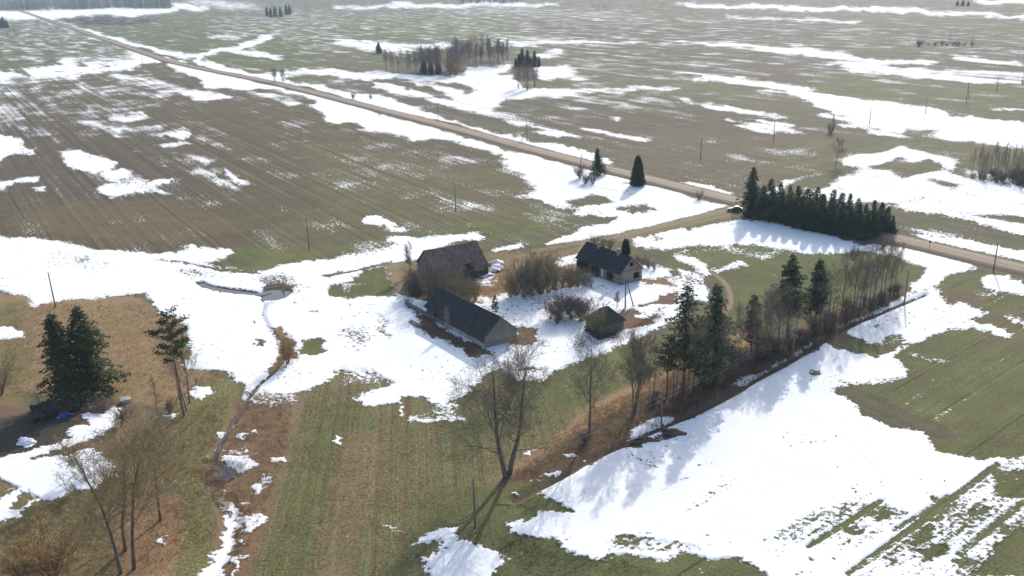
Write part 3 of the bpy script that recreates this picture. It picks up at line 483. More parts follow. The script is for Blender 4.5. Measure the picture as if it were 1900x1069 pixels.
# the ring a tractor left in the inner field, the rut on the snow in the far left
wash(smooth_line([at(1320, 505), at(1345, 525), at(1356, 550), at(1352, 570), at(1340, 585)], 4), .3, .9, (0.27, 0.2, 0.13), 0.05)
wash(smooth_line([at(-60, 172), at(0, 163), at(130, 140), at(180, 128), at(250, 115), at(300, 110)], 4), .8, 2.5, (0.2, 0.17, 0.14), 0.0, val=-.4)
wash(smooth_line([at(600, 512), at(650, 505), at(705, 492), at(720, 490)], 3), .3, 1.0, (0.17, 0.12, 0.08), 0.1)
# pond hollows
for (x, y, rx) in ((510, 546, 3.4), (408, 880, 2.6)):
    c = at(x, y); q = np.hypot(GX - c.x, GY - c.y); k = np.clip((rx * 1.5 - q) / (rx * .8), 0, 1); GZ -= 0.6 * k * (GZ > -0.55)
    snow[:] += (-3 - snow) * np.clip((rx - q) / 0.8, 0, 1)
GZ = np.maximum(GZ, -0.8)
lift = np.clip((snow + 0.3) / 1.2, 0, 1) * 0.12
GZ += lift
rs_ = np.random.RandomState(3)
GZ += np.where(np.hypot(GX, GY) < 400, rs_.uniform(-.02, .02, N), 0)

verts = np.stack([GX, GY, GZ], 1).astype(np.float32)
ii = np.arange(nd - 1)[:, None] * nph + np.arange(nph - 1)[None, :]
quads = np.stack([ii, ii + 1, ii + nph + 1, ii + nph], -1).reshape(-1, 4)[:, ::-1]
me = bpy.data.meshes.new("ground")
me.vertices.add(N); me.vertices.foreach_set("co", verts.ravel())
nf = len(quads)
me.loops.add(nf * 4); me.loops.foreach_set("vertex_index", quads.ravel().astype(np.int32))
me.polygons.add(nf); me.polygons.foreach_set("loop_start", (np.arange(nf) * 4).astype(np.int32)); me.polygons.foreach_set("loop_total", np.full(nf, 4, np.int32))
me.update(calc_edges=True); me.validate()
if me.polygons[0].normal.z < 0: me.flip_normals()
me.polygons.foreach_set("use_smooth", np.ones(nf, bool))
def vattr(name, a, typ):
    at_ = me.attributes.new(name, typ, 'POINT')
    at_.data.foreach_set("value" if typ == 'FLOAT' else "vector", a.astype(np.float32).ravel())
vattr("snow", snow, 'FLOAT'); vattr("green", green, 'FLOAT'); vattr("soil", col, 'FLOAT_VECTOR'); vattr("furrow", fur, 'FLOAT_VECTOR')
ground = bpy.data.objects.new("ground", me); COL.objects.link(ground); tag(ground, kind="structure")

RA, CA = rad(-57), rad(38)
_a, _b = at(545, 750), at(465, 1045); FA = math.atan2(_b.y - _a.y, _b.x - _a.x)
q = NB("ground"); pos = q.pos()
def attr(n, o): 
    k = q.n("ShaderNodeAttribute", attribute_name=n); return k.outputs[o]
aS, aG, aC, aF = attr("snow", "Fac"), attr("green", "Fac"), attr("soil", "Vector"), q.xyz(attr("furrow", "Vector"))
iso = q.noise(pos, 0.055, 10, 0.62)
stA = q.noise(q.maptex(pos, RA, (5.0, 1.0, 1)), 0.09, 9, 0.62)
stB = q.noise(q.maptex(pos, CA, (5.0, 1.0, 1)), 0.16, 9, 0.64)
nA = q.math('ADD', q.math('MULTIPLY', iso, 0.45), q.math('MULTIPLY', stA, 0.55))
nB = q.math('ADD', q.math('MULTIPLY', iso, 0.4), q.math('MULTIPLY', stB, 0.6))
mixn = q.n("ShaderNodeMix", data_type='FLOAT'); q.l(aF[1], mixn.inputs[0]); q.l(nA, mixn.inputs[2]); q.l(nB, mixn.inputs[3])
fine = q.noise(pos, 1.3, 5, 0.7)
sv = q.math('ADD', aS, q.math('ADD', q.math('MULTIPLY', q.math('SUBTRACT', mixn.outputs[0], 0.5), 14.0), q.math('MULTIPLY', q.math('SUBTRACT', fine, 0.5), 12.0)))
fA = q.noise(q.maptex(pos, RA, (140, 1.0, 1)), 0.55, 4, 0.7); fB = q.noise(q.maptex(pos, CA, (140, 1.0, 1)), 0.75, 4, 0.7); fC = q.noise(q.maptex(pos, FA, (90, 1.0, 1)), 0.8, 4, 0.7)
def stripe(f, wt): return q.math('MULTIPLY', q.math('SUBTRACT', f, 0.5), wt)
spk = q.math('MULTIPLY', q.smooth(q.noise(pos, 1.1, 4, 0.6), 0.60, 0.68), q.smooth(q.noise(pos, 0.045, 4, 0.6), 0.50, 0.62))
sv = q.math('ADD', q.math('SUBTRACT', sv, q.math('MULTIPLY', spk, 6.0)), q.math('ADD', stripe(fA, q.math('MULTIPLY', aF[0], 3.6)), stripe(fB, q.math('MULTIPLY', aF[1], 8.0))))
smask = q.smooth(sv, -0.5, 0.5)
# bare ground: soil, young green, furrows, tramlines
tuft = q.noise(pos, 2.2, 5, 0.75)
patch = q.noise(pos, 0.06, 5, 0.6)
fs = q.math('ADD', q.math('ADD', stripe(fA, aF[0]), stripe(fB, aF[1])), stripe(fC, q.math('MULTIPLY', aF[2], 1.5)))
def tram(ang, sp_, wid, wt):
    u = q.xyz(q.maptex(pos, ang, (1, 1, 1)))[1]
    t = q.math('ABSOLUTE', q.math('SUBTRACT', q.math('FRACT', q.math('DIVIDE', u, sp_)), 0.5))
    return q.math('MULTIPLY', q.smooth(q.math('MULTIPLY', t, sp_), wid * 0.4, wid, 1, 0), wt)
tr = q.math('ADD', tram(RA, 13.0, 0.36, aF[0]), q.math('ADD', tram(CA, 9.0, 0.26, aF[1]), q.math('MULTIPLY', tram(RA, 3.3, 0.3, aF[0]), 0.35)), clamp=True)
tr = q.math('MULTIPLY', tr, q.smooth(q.noise(q.maptex(pos, RA, (12, 1, 1)), 0.1, 4, .6), 0.35, 0.6))
gv = q.math('ADD', aG, q.math('ADD', q.math('MULTIPLY', q.math('SUBTRACT', tuft, 0.5), 4.2), q.math('ADD', q.math('MULTIPLY', q.math('SUBTRACT', patch, 0.5), 0.9), q.math('MULTIPLY', fs, 1.0))))
gmask = q.smooth(gv, 0.36, 0.68)
gcol = q.mix(q.smooth(patch, 0.35, 0.65), (0.088, 0.108, 0.036), (0.135, 0.14, 0.056))
bare = q.mix(gmask, aC, gcol)
tone = q.math('ADD', -0.28, q.math('ADD', q.math('MULTIPLY', q.noise(pos, 2.8, 5, 0.8), 2.0), q.math('MULTIPLY', q.noise(pos, 0.2, 5, 0.6), 0.56)))
tone = q.math('MULTIPLY', tone, q.math('ADD', 1.0, q.math('MULTIPLY', fs, 1.0)))
tone = q.math('MULTIPLY', tone, q.math('SUBTRACT', 1.0, q.math('MULTIPLY', tr, 0.42)))
bare = q.scale(bare, tone)
wet = q.smooth(sv, -1.3, -0.2, 1.0, 0.8)
bare = q.scale(bare, wet)
snowc = q.mix(q.smooth(q.noise(pos, 0.12, 6, 0.6), 0.35, 0.7), (0.80, 0.82, 0.85), (0.90, 0.90, 0.90))
q.color(q.mix(smask, q.scale(bare, 1.0), snowc)); q.b.inputs["Roughness"].default_value = 0.95; q.b.inputs["Specular IOR Level"].default_value = 0.1
hb = q.math('ADD', q.math('MULTIPLY', q.math('SUBTRACT', 1.0, smask), q.math('ADD', tuft, q.math('MULTIPLY', fs, 0.8))), q.math('ADD', q.math('MULTIPLY', smask, 0.9), q.math('MULTIPLY', q.noise(pos, 0.5, 5, 0.55), 0.1)))
q.bump(hb, 0.7, 0.2)
me.materials.append(q.m)

# ---------------------------------------------------------------- gravel road, farm track, water
def ribbon(name, line, prof, mat):
    """a cross-section (offset, height) swept along a line; carries u (across) and v (along)"""
    vs, fs_, uv = [], [], []; L = 0; k = len(prof)
    for i, p in enumerate(line):
        dd = (line[min(i + 1, len(line) - 1)] - line[max(i - 1, 0)]); dd.z = 0; dd.normalize(); nn = Vector((-dd.y, dd.x, 0))
        if i: L += (p - line[i - 1]).length
        for o, z in prof: vs.append(tuple(Vector((p.x, p.y, 0)) + nn * o + Vector((0, 0, z)))); uv.append((o, L, 0))
    for i in range(len(line) - 1):
        for j in range(k - 1): fs_.append((i * k + j, i * k + j + 1, (i + 1) * k + j + 1, (i + 1) * k + j))
    me_ = bpy.data.meshes.new(name); me_.from_pydata(vs, [], fs_); me_.update()
    if me_.polygons[0].normal.z < 0: me_.flip_normals()
    a = me_.attributes.new("across", 'FLOAT_VECTOR', 'POINT'); a.data.foreach_set("vector", np.array(uv, np.float32).ravel())
    me_.materials.append(mat); o = bpy.data.objects.new(name, me_); COL.objects.link(o); return tag(o, kind="structure")
def road_mat(name, a, b, c, ruts, wob=0.5):
    q = NB(name); k = q.n("ShaderNodeAttribute", attribute_name="across").outputs["Vector"]; u = q.xyz(k)[0]
    st = q.noise(q.maptex(k, 0, (1, 30, 1)), 1.1, 5, 0.65); g = q.noise(q.pos(), 1.2, 6, 0.7)
    uw = q.math('ADD', u, q.math('MULTIPLY', q.math('SUBTRACT', st, 0.5), wob))
    t = 0.0
    for c0, w0 in ruts:
        e = q.smooth(q.math('ABSOLUTE', q.math('SUBTRACT', uw, c0)), w0 * 0.5, w0, 1, 0); t = q.math('MAXIMUM', t, e)
    base = q.mix(q.smooth(g, 0.35, 0.65), a, b)
    edge = q.smooth(q.math('ADD', q.math('ABSOLUTE', u), q.math('MULTIPLY', q.math('SUBTRACT', g, .5), 1.6)), ruts[-1][0] + 1.0, ruts[-1][0] + 1.9)
    base = q.mix(q.math('MULTIPLY', t, 0.8), base, c)
    q.color(q.mix(edge, base, (0.15, 0.105, 0.07))); q.bump(g, 0.5, 0.05); return q.m
ribbon("gravel_road", ROAD, [(-4.9, -0.03), (-3.6, 0.3), (-2.7, 0.42), (-1.5, 0.5), (0, 0.53), (1.5, 0.5), (2.7, 0.42), (3.6, 0.3), (4.9, -0.03)],
       road_mat("gravel", (0.185, 0.145, 0.108), (0.25, 0.2, 0.152), (0.34, 0.28, 0.22), [(-1.5, 0.55), (0.0, .35), (1.5, 0.55)]))
ribbon("farm_track", TRACK, [(-1.8, -0.03), (-1.4, 0.05), (-0.9, 0.03), (0, 0.08), (0.9, 0.03), (1.4, 0.05), (1.8, -0.03)],
       road_mat("track_earth", (0.13, 0.12, 0.058), (0.19, 0.155, 0.085), (0.25, 0.195, 0.135), [(-0.85, 0.35), (0.85, 0.35)], 0.25))
wq = NB("water"); wq.color((0.035, 0.035, 0.033)); wq.b.inputs["Roughness"].default_value = 0.12; wq.b.inputs["Specular IOR Level"].default_value = 0.5
wq.bump(wq.noise(wq.pos(), 2.0, 3), 0.08, 0.02)
ribbon("stream", STREAM, [(-1.0, -0.2), (0, -0.2), (1.0, -0.2)], wq.m)
ribbon("brook", BROOK[42:], [(-.3, -0.42), (0, -0.42), (.3, -0.42)], wq.m)
def pool(name, x, y, rx, ry, z):
    c = at(x, y); vs = [(c.x, c.y, z)]; n = 40
    for i in range(n):
        t = 2 * math.pi * i / n; k = 1 + .16 * math.sin(3 * t + 1) + .1 * math.sin(5 * t)
        vs.append((c.x + rx * k * math.cos(t), c.y + ry * k * math.sin(t), z))
    mb = MB(); mb.add(vs, [(0, 1 + i, 1 + (i + 1) % n) for i in range(n)])
    tag(mb.build(name, wq.m), kind="structure")
pool("pond", 510, 546, 3.6, 4.2, -0.3); pool("ditch_pool", 408, 880, 2.4, 3.0, -0.3)

# ---------------------------------------------------------------- buildings (local x along the ridge, y across, z up)
def frame_at(a, b):
    """empty's place and turn for a building whose local x runs from a to b"""
    d = b - a; return math.atan2(d.y, d.x)
def lerp(a, b, t): return a + (b - a) * t
def wall_with_holes(mb, a, b, z0, z1, t, holes):
    """wall of thickness t from a to b (2-D), with rectangular openings (u0, u1, v0, v1) in metres"""
    a, b = Vector(a), Vector(b); d = (b - a); L = d.length; d.normalize(); n = Vector((-d.y, d.x)) * t
    us = sorted({0.0, L} | {h[0] for h in holes} | {h[1] for h in holes}); vs = sorted({z0, z1} | {h[2] for h in holes} | {h[3] for h in holes})
    for i in range(len(us) - 1):
        for j in range(len(vs) - 1):
            u, v = (us[i] + us[i + 1]) / 2, (vs[j] + vs[j + 1]) / 2
            if any(h[0] < u < h[1] and h[2] < v < h[3] for h in holes): continue
            p, q_ = a + d * us[i], a + d * us[i + 1]
            mb.hexa([(p.x, p.y, vs[j]), (q_.x, q_.y, vs[j]), (q_.x + n.x, q_.y + n.y, vs[j]), (p.x + n.x, p.y + n.y, vs[j]),
                     (p.x, p.y, vs[j + 1]), (q_.x, q_.y, vs[j + 1]), (q_.x + n.x, q_.y + n.y, vs[j + 1]), (p.x + n.x, p.y + n.y, vs[j + 1])])
def roof_plane(mb, e0, e1, r1, r0_, t=0.12, wav=0.0, nx=24, ny=8, rng=None, holes=()):
    """a roof slope as a sagging sheet of thickness t between eave e0-e1 and ridge r0-r1"""
    e0, e1, r0_, r1 = map(Vector, (e0, e1, r0_, r1)); n = (e1 - e0).cross(r0_ - e0).normalized()
    if n.z < 0: n = -n
    top, bot = [], []
    for j in range(ny + 1):
        for i in range(nx + 1):
            p = lerp(lerp(e0, e1, i / nx), lerp(r0_, r1, i / nx), j / ny)
            s = 0.0
            if wav: s = wav * (rng.uniform(-.35, .35) - math.sin(math.pi * i / nx) * 1.2 * (j / ny) - 0.5 * math.sin(3.1 * i / nx * math.pi) * math.sin(math.pi * j / ny))
            top.append(p + n * (t + s)); bot.append(p + n * s)
    k = (nx + 1) * (ny + 1); vs = top + bot; fs_ = []
    idx = lambda i, j: j * (nx + 1) + i
    gone = lambda i, j: any(h[0] <= i < h[1] and h[2] <= j < h[3] for h in holes) or i < 0 or j < 0 or i >= nx or j >= ny
    for j in range(ny):
        for i in range(nx):
            if gone(i, j): continue
            a, b, c, d = idx(i, j), idx(i + 1, j), idx(i + 1, j + 1), idx(i, j + 1)
            fs_ += [(a, b, c, d), (d + k, c + k, b + k, a + k)]
            for (p, q_, ni, nj) in ((a, b, i, j - 1), (b, c, i + 1, j), (c, d, i, j + 1), (d, a, i - 1, j)):
                if gone(ni, nj): fs_.append((q_, p, p + k, q_ + k))
    mb.add(vs, fs_)

# the long barn: near gable corner A, along to the far end, gable across
rng = random.Random(5)
A, B = at(900, 647), at(957.8, 632.5); Lv = Vector((-13.3, 18.4, 0)).normalized()
rz = math.atan2(Lv.y, Lv.x); c_, s_ = math.cos(-rz), math.sin(-rz)
barn = empty('wooden_barn', A, rz, "long grey wooden barn with a steep dark slate roof, nearest to the foreground", "barn")
wv = B - A; W = Vector((wv.x * c_ - wv.y * s_, wv.x * s_ + wv.y * c_))     # across vector in local axes
LB = 21.6; EZ, RZ = 2.65, 5.85
def bp(x, t, z): return (x + W.x * t, W.y * t, z)
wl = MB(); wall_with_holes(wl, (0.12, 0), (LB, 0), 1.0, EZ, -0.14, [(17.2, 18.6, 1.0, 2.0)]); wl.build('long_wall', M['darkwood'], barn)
b = MB(); wall_with_holes(b, (0.1, 0.06), (14.5, 0.06), -0.3, 1.0, -0.26, []); b.build('plinth', M['limewash'], barn)
b = MB(); wall_with_holes(b, (14.55, 0.02), (LB, 0.02), -0.3, 1.0, -0.2, [(16.6, 18.4, -0.3, 1.0)]); b.build('lower_wall', M['greywood_x'], barn)
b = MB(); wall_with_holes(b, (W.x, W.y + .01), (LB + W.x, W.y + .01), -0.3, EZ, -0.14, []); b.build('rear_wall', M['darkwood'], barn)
b = MB(); n3 = (1, 0, 0)
b.slab([bp(0, 0.005, -0.3), bp(0, 0.995, -0.3), bp(0, 0.995, EZ), bp(0, 0.005, EZ)], n3, 0.14); b.build('gable_wall', M['logwall'], barn)
b = MB(); b.slab([bp(-0.06, 0.0, EZ), bp(-0.06, 1.0, EZ), bp(-0.06, 0.5, RZ - 0.05)], n3, 0.12)
b.build('gable', M['greywood'], barn)
b = MB(); b.slab([bp(LB - .06, 0.0, EZ), bp(LB - .06, 1.0, EZ), bp(LB - .06, 0.5, RZ - 0.05)], n3, 0.12); b.build('gable', M['greywood'], barn)
b = MB(); b.slab([bp(LB - .02, 0.005, -0.3), bp(LB - .02, 0.995, -0.3), bp(LB - .02, 0.995, EZ), bp(LB - .02, 0.005, EZ)], n3, 0.12); b.build('far_gable_wall', M['greywood'], barn)
OV = 0.45
k = (RZ - EZ) / 0.5
b = MB(); roof_plane(b, bp(-OV, -0.06, EZ - 0.06 * k), bp(LB + OV, -0.06, EZ - 0.06 * k), bp(LB + OV, 0.5, RZ), bp(-OV, 0.5, RZ), 0.12, 0.06, 30, 8, rng); b.build('roof', M['slate'], barn)
b = MB(); roof_plane(b, bp(-OV, 1.07, EZ - 0.07 * k), bp(LB + OV, 1.07, EZ - 0.07 * k), bp(LB + OV, 0.5, RZ + .004), bp(-OV, 0.5, RZ + .004), 0.12, 0.06, 30, 8, rng); b.build('roof', M['slate'], barn)
b = MB(); b.tube([bp(-OV, .5, RZ + .1), bp(LB * .5, .5, RZ + .02), bp(LB + OV, .5, RZ + .1)], [.11] * 3, 6); b.build('ridge_cap', M['slate'], barn)
b = MB()
for t in (0.0, 1.0):
    b.tube([bp(-OV - .03, -0.06 if t == 0 else 1.07, EZ - (0.06 if t == 0 else .07) * k + .03), bp(-OV - .03, .5, RZ + .03)], [.08, .08], 4)
b.build('barge_board', M['greywood'], barn)
for x in (15.0, 16.6, 18.4, 20.2, 21.4):
    b = MB(); b.box((x, -.28, .9), (.16, .16, 2.4)); b.build('post', M['greywood_x'], barn)
b = MB(); b.slab([(2.2, -.55, 1.62), (6.4, -.55, 1.62), (6.4, -.62, 1.52), (2.2, -.62, 1.52)], (0, 0, 1), .05)
b.slab([(3.0, -.3, 1.95), (7.4, -.3, 2.0), (7.4, -.36, 1.9), (3.0, -.36, 1.85)], (0, -.4, 1), .05); b.build('loose_board', M['limewash'], barn)

# the ruined house
A, B = at(1151, 530), at(1190, 519.5); Lv = Vector((-9.4, 13.6, 0)).normalized()
rz = math.atan2(Lv.y, Lv.x); c_, s_ = math.cos(-rz), math.sin(-rz); wv = B - A
W = Vector((wv.x * c_ - wv.y * s_, wv.x * s_ + wv.y * c_)); LB = 15.6; EZ, RZ = 3.05, 6.2
house = empty('derelict_house', A, rz, "derelict brown house with dark roof, two chimneys and a white door", "house")
wins = [(2.6, 3.5, 1.0, 2.3), (11.2, 12.6, 0.9, 2.4), (13.4, 14.6, 0.9, 2.3)]; door = (5.9, 6.85, 0.35, 2.4)
hole = (7.6, 9.0, 0.4, 2.4)
wl = MB(); wall_with_holes(wl, (0.15, 0), (LB, 0), 0.35, EZ, -0.2, wins + [door, hole]); wl.build('front_wall', M['housewall'], house)
b = MB(); wall_with_holes(b, (-.03, .05), (LB + .03, .05), -.3, .35, -.3, []); b.build('footing', M['concrete'], house)
b = MB(); wall_with_holes(b, (W.x, W.y), (LB + W.x, W.y), -.3, EZ, .2, []); b.build('rear_wall', M['housewall'], house)
Wl = W.length
b = MB(); wall_with_holes(b, (W.x * .005, W.y * .005), (W.x * .995, W.y * .995), 0.35, EZ, -.2, [(Wl * .60, Wl * .88, .85, 2.35)]); b.build('gable_wall', M['gable_boards'], house)
b = MB(); wall_with_holes(b, (W.x * .01 - .04, W.y * .01), (W.x * .99 - .04, W.y * .99), -.3, .35, -.3, []); b.build('footing', M['concrete'], house)
gz = lambda t: EZ + (RZ - EZ) * (1 - abs(t - .5) / .5) - .03
b = MB()                                                    # gable triangle round the attic window
for t0, t1, z0, z1a, z1b in ((0, .42, EZ + .004, gz(0) + .02, gz(.42)), (.58, 1, EZ + .004, gz(.58), gz(1) + .02)):
    b.slab([bp(0, t0, z0), bp(0, t1, z0), bp(0, t1, z1b), bp(0, t0, z1a)], (1, 0, 0), .16)
b.slab([bp(0, .42, EZ + .004), bp(0, .58, EZ + .004), bp(0, .58, EZ + .95), bp(0, .42, EZ + .95)], (1, 0, 0), .16)
b.slab([bp(0, .42, EZ + 1.9), bp(0, .58, EZ + 1.9), bp(0, .58, gz(.58)), bp(0, .5, gz(.5)), bp(0, .42, gz(.42))], (1, 0, 0), .16)
b.build('gable', M['gable_boards'], house)
b = MB(); b.slab([bp(LB - .16, 0, EZ), bp(LB - .16, 1, EZ), bp(LB - .16, .5, RZ - .03)], (1, 0, 0), .14); b.build('gable', M['gable_boards'], house)
b = MB(); b.slab([bp(LB - .15, 0.01, -.3), bp(LB - .15, .99, -.3), bp(LB - .15, .99, EZ), bp(LB - .15, 0.01, EZ)], (1, 0, 0), .15); b.build('far_gable_wall', M['gable_boards'], house)
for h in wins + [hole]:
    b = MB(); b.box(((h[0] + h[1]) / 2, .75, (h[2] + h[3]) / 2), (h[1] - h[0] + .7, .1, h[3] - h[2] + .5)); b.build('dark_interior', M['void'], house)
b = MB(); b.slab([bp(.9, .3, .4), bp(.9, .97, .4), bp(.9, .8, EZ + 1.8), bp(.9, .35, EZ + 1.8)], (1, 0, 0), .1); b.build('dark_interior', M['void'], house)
for h in wins:
    b = MB()
    for u in (h[0], h[1]): b.box((u, .02, (h[2] + h[3]) / 2), (.09, .12, h[3] - h[2] + .1))
    for z in (h[2], h[3]): b.box(((h[0] + h[1]) / 2, .03, z), (h[1] - h[0] + .1, .1, .09))
    f = b.build('window_frame', M['trim'], house)
b = MB()
for t in (.60, .88): b.box(bp(-.03, t, 1.6), (.1, .1, 1.55))
for z in (.82, 2.36): b.slab([bp(-.07, .585, z), bp(-.07, .895, z), bp(.03, .895, z), bp(.03, .585, z)], (0, 0, 1), .08)
b.build('window_frame', M['trim'], house)
b = MB()
for t in (.42, .58): b.box(bp(-.03, t, EZ + 1.42), (.1, .08, 1.0))
for z in (EZ + .9, EZ + 1.88): b.slab([bp(-.07, .405, z), bp(-.07, .595, z), bp(.03, .595, z), bp(.03, .405, z)], (0, 0, 1), .07)
b.build('attic_window_frame', M['trim'], house)
b = MB(); b.box(((door[0] + door[1]) / 2, .06, 1.375), (.9, .06, 2.0)); dr = b.build('door', M['white'], house)
for z in (.95, 1.85):
    b = MB(); b.box(((door[0] + door[1]) / 2, .02, z), (.6, .03, .55)); b.build('door_panel', M['white'], dr)
b = MB(); b.box((door[0] + .5, -.5, .17), (1.6, .9, .34)); b.build('doorstep', M['concrete'], house)
k = (RZ - EZ) / .5; OV = .4
b = MB(); roof_plane(b, bp(-OV, -.06, EZ - .06 * k), bp(LB + OV, -.06, EZ - .06 * k), bp(LB + OV, .5, RZ), bp(-OV, .5, RZ), .1, .03, 24, 7, rng); b.build('roof', M['slate'], house)
b = MB(); roof_plane(b, bp(-OV, 1.1, EZ - .1 * k), bp(LB + OV, 1.1, EZ - .1 * k), bp(LB + OV, .5, RZ + .004), bp(-OV, .5, RZ + .004), .1, .03, 24, 7, rng); b.build('roof', M['slate'], house)
b = MB()
b.tube([bp(-OV - .03, -.06, EZ - .06 * k + .02), bp(-OV - .03, .5, RZ + .03)], [.09, .09], 4); b.tube([bp(-OV - .03, 1.1, EZ - .1 * k + .02), bp(-OV - .03, .5, RZ + .03)], [.09, .09], 4)
b.build('barge_board', M['trim'], house)
for x in (4.1, 11.1):
    b = MB(); q_ = bp(x, .46, RZ); b.box((q_[0], q_[1], RZ + .25), (.62, .62, 1.5)); ch = b.build('chimney', M['brick'], house)
    b = MB(); b.box((q_[0], q_[1], RZ + 1.04), (.76, .76, .14)); b.build('chimney_cap', M['concrete'], ch)

# the old barn at the back, its roof rotten and torn along the eave
RL, RR = Vector((-20.6, 200.2, 7.2)), Vector((-8.3, 206.6, 7.3))
fo, ro = Vector((3.3, -4.9, -5.4)), Vector((-2.5, 4.3, -4.3))
base = Vector((-14.4, 203.4, 0)); rzb = math.atan2(RR.y - RL.y, RR.x - RL.x)
old = empty('old_barn', base, rzb, "old barn with a rotten brown-grey shingle roof, half hidden by bare bushes", "barn")
mi = Matrix.Rotation(-rzb, 4, 'Z')
lc = lambda p: mi @ (Vector(p) - base)
b = MB(); roof_plane(b, lc(RL + fo), lc(RR + fo), lc(RR), lc(RL), .14, .14, 28, 10, random.Random(2), holes=((16, 19, 1, 3), (17, 20, 0, 2), (14, 17, 0, 1), (25, 28, 0, 1), (6, 8, 0, 1))); b.build('roof', M['oldroof'], old)
b = MB(); roof_plane(b, lc(RL + ro), lc(RR + ro), lc(RR) + Vector((0, 0, .005)), lc(RL) + Vector((0, 0, .005)), .14, .1, 28, 8, random.Random(3)); b.build('roof', M['oldroof'], old)
def drop(p, z): p = lc(p); return Vector((p.x, p.y, z))
f0, f1, g0, g1 = drop(RL + fo * .9, 0), drop(RR + fo * .9, 0), drop(RL + ro * .95, 0), drop(RR + ro * .95, 0)
f0.x += .3; g0.x += .3; f1.x -= .3; g1.x -= .3
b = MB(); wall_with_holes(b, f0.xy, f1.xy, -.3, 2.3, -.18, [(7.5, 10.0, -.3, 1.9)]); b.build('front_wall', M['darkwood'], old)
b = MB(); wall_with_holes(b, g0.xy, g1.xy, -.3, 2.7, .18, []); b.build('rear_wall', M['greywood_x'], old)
for s0, s1, top in ((f0, g0, lc(RL)), (f1, g1, lc(RR))):
    b = MB(); dx = .3 if s0.x < 0 else -.3
    b.slab([s0 + Vector((0, 0, -.3)), s1 + Vector((0, 0, -.3)), s1 + Vector((0, 0, 2.75)), Vector((top.x + dx, top.y, top.z - .15)), s0 + Vector((0, 0, 2.1))], (1 if dx > 0 else -1, 0, 0), .15)
    b.build('gable_wall', M['greywood'], old)
b = MB(); rg = random.Random(8)
for i in range(7):
    x = 2.2 + i * .55; p0 = lc(lerp(RL + fo * 1.02, RR + fo * 1.02, .48 + .035 * i)); b.tube([p0, p0 + Vector((rg.uniform(-.1, .1), 1.9, 2.0))], [.06, .06], 4)
b.build('bare_rafter', M['greywood'], old)

# the hip-roofed shed
A, B = at(1114.5, 624), at(1157.5, 612); wv = B - A; rz = math.atan2(wv.y, wv.x); Wl = wv.length
shed = empty('plank_shed', A, rz, "small plank shed with a dark hipped roof beside the bare willow", "shed")
D = 5.0; hz = 2.25; b = MB(); wall_with_holes(b, (0, 0), (Wl, 0), -.2, hz, .12, []); b.build('front_wall', M['greywood_x'], shed)
b = MB(); wall_with_holes(b, (0.1, D), (Wl - .1, D), -.2, hz, -.12, []); b.build('rear_wall', M['greywood_x'], shed)
for x, t in ((0.002, -.12), (Wl - .002, .12)):
    b = MB(); wall_with_holes(b, (x, .12), (x, D), -.2, hz, t, [(1.6, 2.7, -.2, 1.9)] if t < 0 else []); b.build('side_wall', M['greywood'], shed)
b = MB(); o = .35; z0 = hz - .2; rzz = 4.75; xa, xb = Wl * .34, Wl * .64
e = [(-o, -o, z0), (Wl + o, -o, z0), (Wl + o, D + o, z0), (-o, D + o, z0)]; r_ = [(xa, D * .52, rzz), (xb, D * .52, rzz)]
rg = random.Random(4)
roof_plane(b, e[0], e[1], r_[1], r_[0], .1, .06, 16, 8, rg); roof_plane(b, e[2], e[3], r_[0], r_[1], .1, .06, 16, 8, rg)
roof_plane(b, e[1], e[2], r_[1], r_[1], .1, .05, 12, 8, rg); roof_plane(b, e[3], e[0], r_[0], r_[0], .1, .05, 12, 8, rg); b.build('roof', M['shedroof'], shed)
b = MB(); b.tube([r_[0], r_[1]], [.12, .12], 6); b.build('ridge_cap', M['shedroof'], shed)

# ---------------------------------------------------------------- trees and bushes
def rand_dir(rng, d, ang):
    a = d.orthogonal().normalized(); c = d.cross(a); t = rng.uniform(0, 2 * math.pi)
    return (d * math.cos(ang) + (a * math.cos(t) + c * math.sin(t)) * math.sin(ang)).normalized()
def limb(rng, mb, p, d, L, r, lev, spec, keep=None):
    """one limb and everything that grows from it"""
    sp_ = spec[lev]; n = sp_['n']; pts, rs = [p.copy()], [r]; q = p.copy(); dd = d.copy()
    for i in range(n):
        dd = (dd + Vector((rng.gauss(0, 1), rng.gauss(0, 1), rng.gauss(0, 1))) * sp_['wob'] + Vector((0, 0, sp_['up']))).normalized()
        q = q + dd * (L / n); pts.append(q.copy()); rs.append(max(sp_['rmin'], r * (1 - (i + 1) / n * sp_['tap'])))
    (keep if keep is not None else mb).tube(pts, rs, sp_['sides'])
    if lev + 1 >= len(spec): return
    cs = spec[lev + 1]; k = rng.randint(*sp_['kids'])
    for j in range(k):
        t = sp_['t0'] + (sp_['t1'] - sp_['t0']) * (j + rng.random()) / k
        f = t * n; i = min(int(f), n - 1); f -= i
        pp = pts[i].lerp(pts[i + 1], f); ax = (pts[i + 1] - pts[i]).normalized(); rr = rs[i] * (1 - f) + rs[i + 1] * f
        ang = rad(rng.uniform(*sp_['ang'])); nd_ = rand_dir(rng, ax, ang)
        if nd_.z < sp_.get('minz', -1): nd_.z = abs(nd_.z) * .5; nd_.normalize()
        cl = L * rng.uniform(*cs['rel']) * (1 - sp_['shrink'] * t)
        limb(rng, mb, pp, nd_, cl, max(cs['rmin'], min(rr * .75, rr * cs['rr'])), lev + 1, spec)
def lv(n, wob, up, tap, sides, kids=(0, 0), t0=.3, t1=1.0, ang=(25, 55), rel=(.4, .6), rr=.5, rmin=.012, shrink=.5, minz=-1):
    return dict(n=n, wob=wob, up=up, tap=tap, sides=sides, kids=kids, t0=t0, t1=t1, ang=ang, rel=rel, rr=rr, rmin=rmin, shrink=shrink, minz=minz)
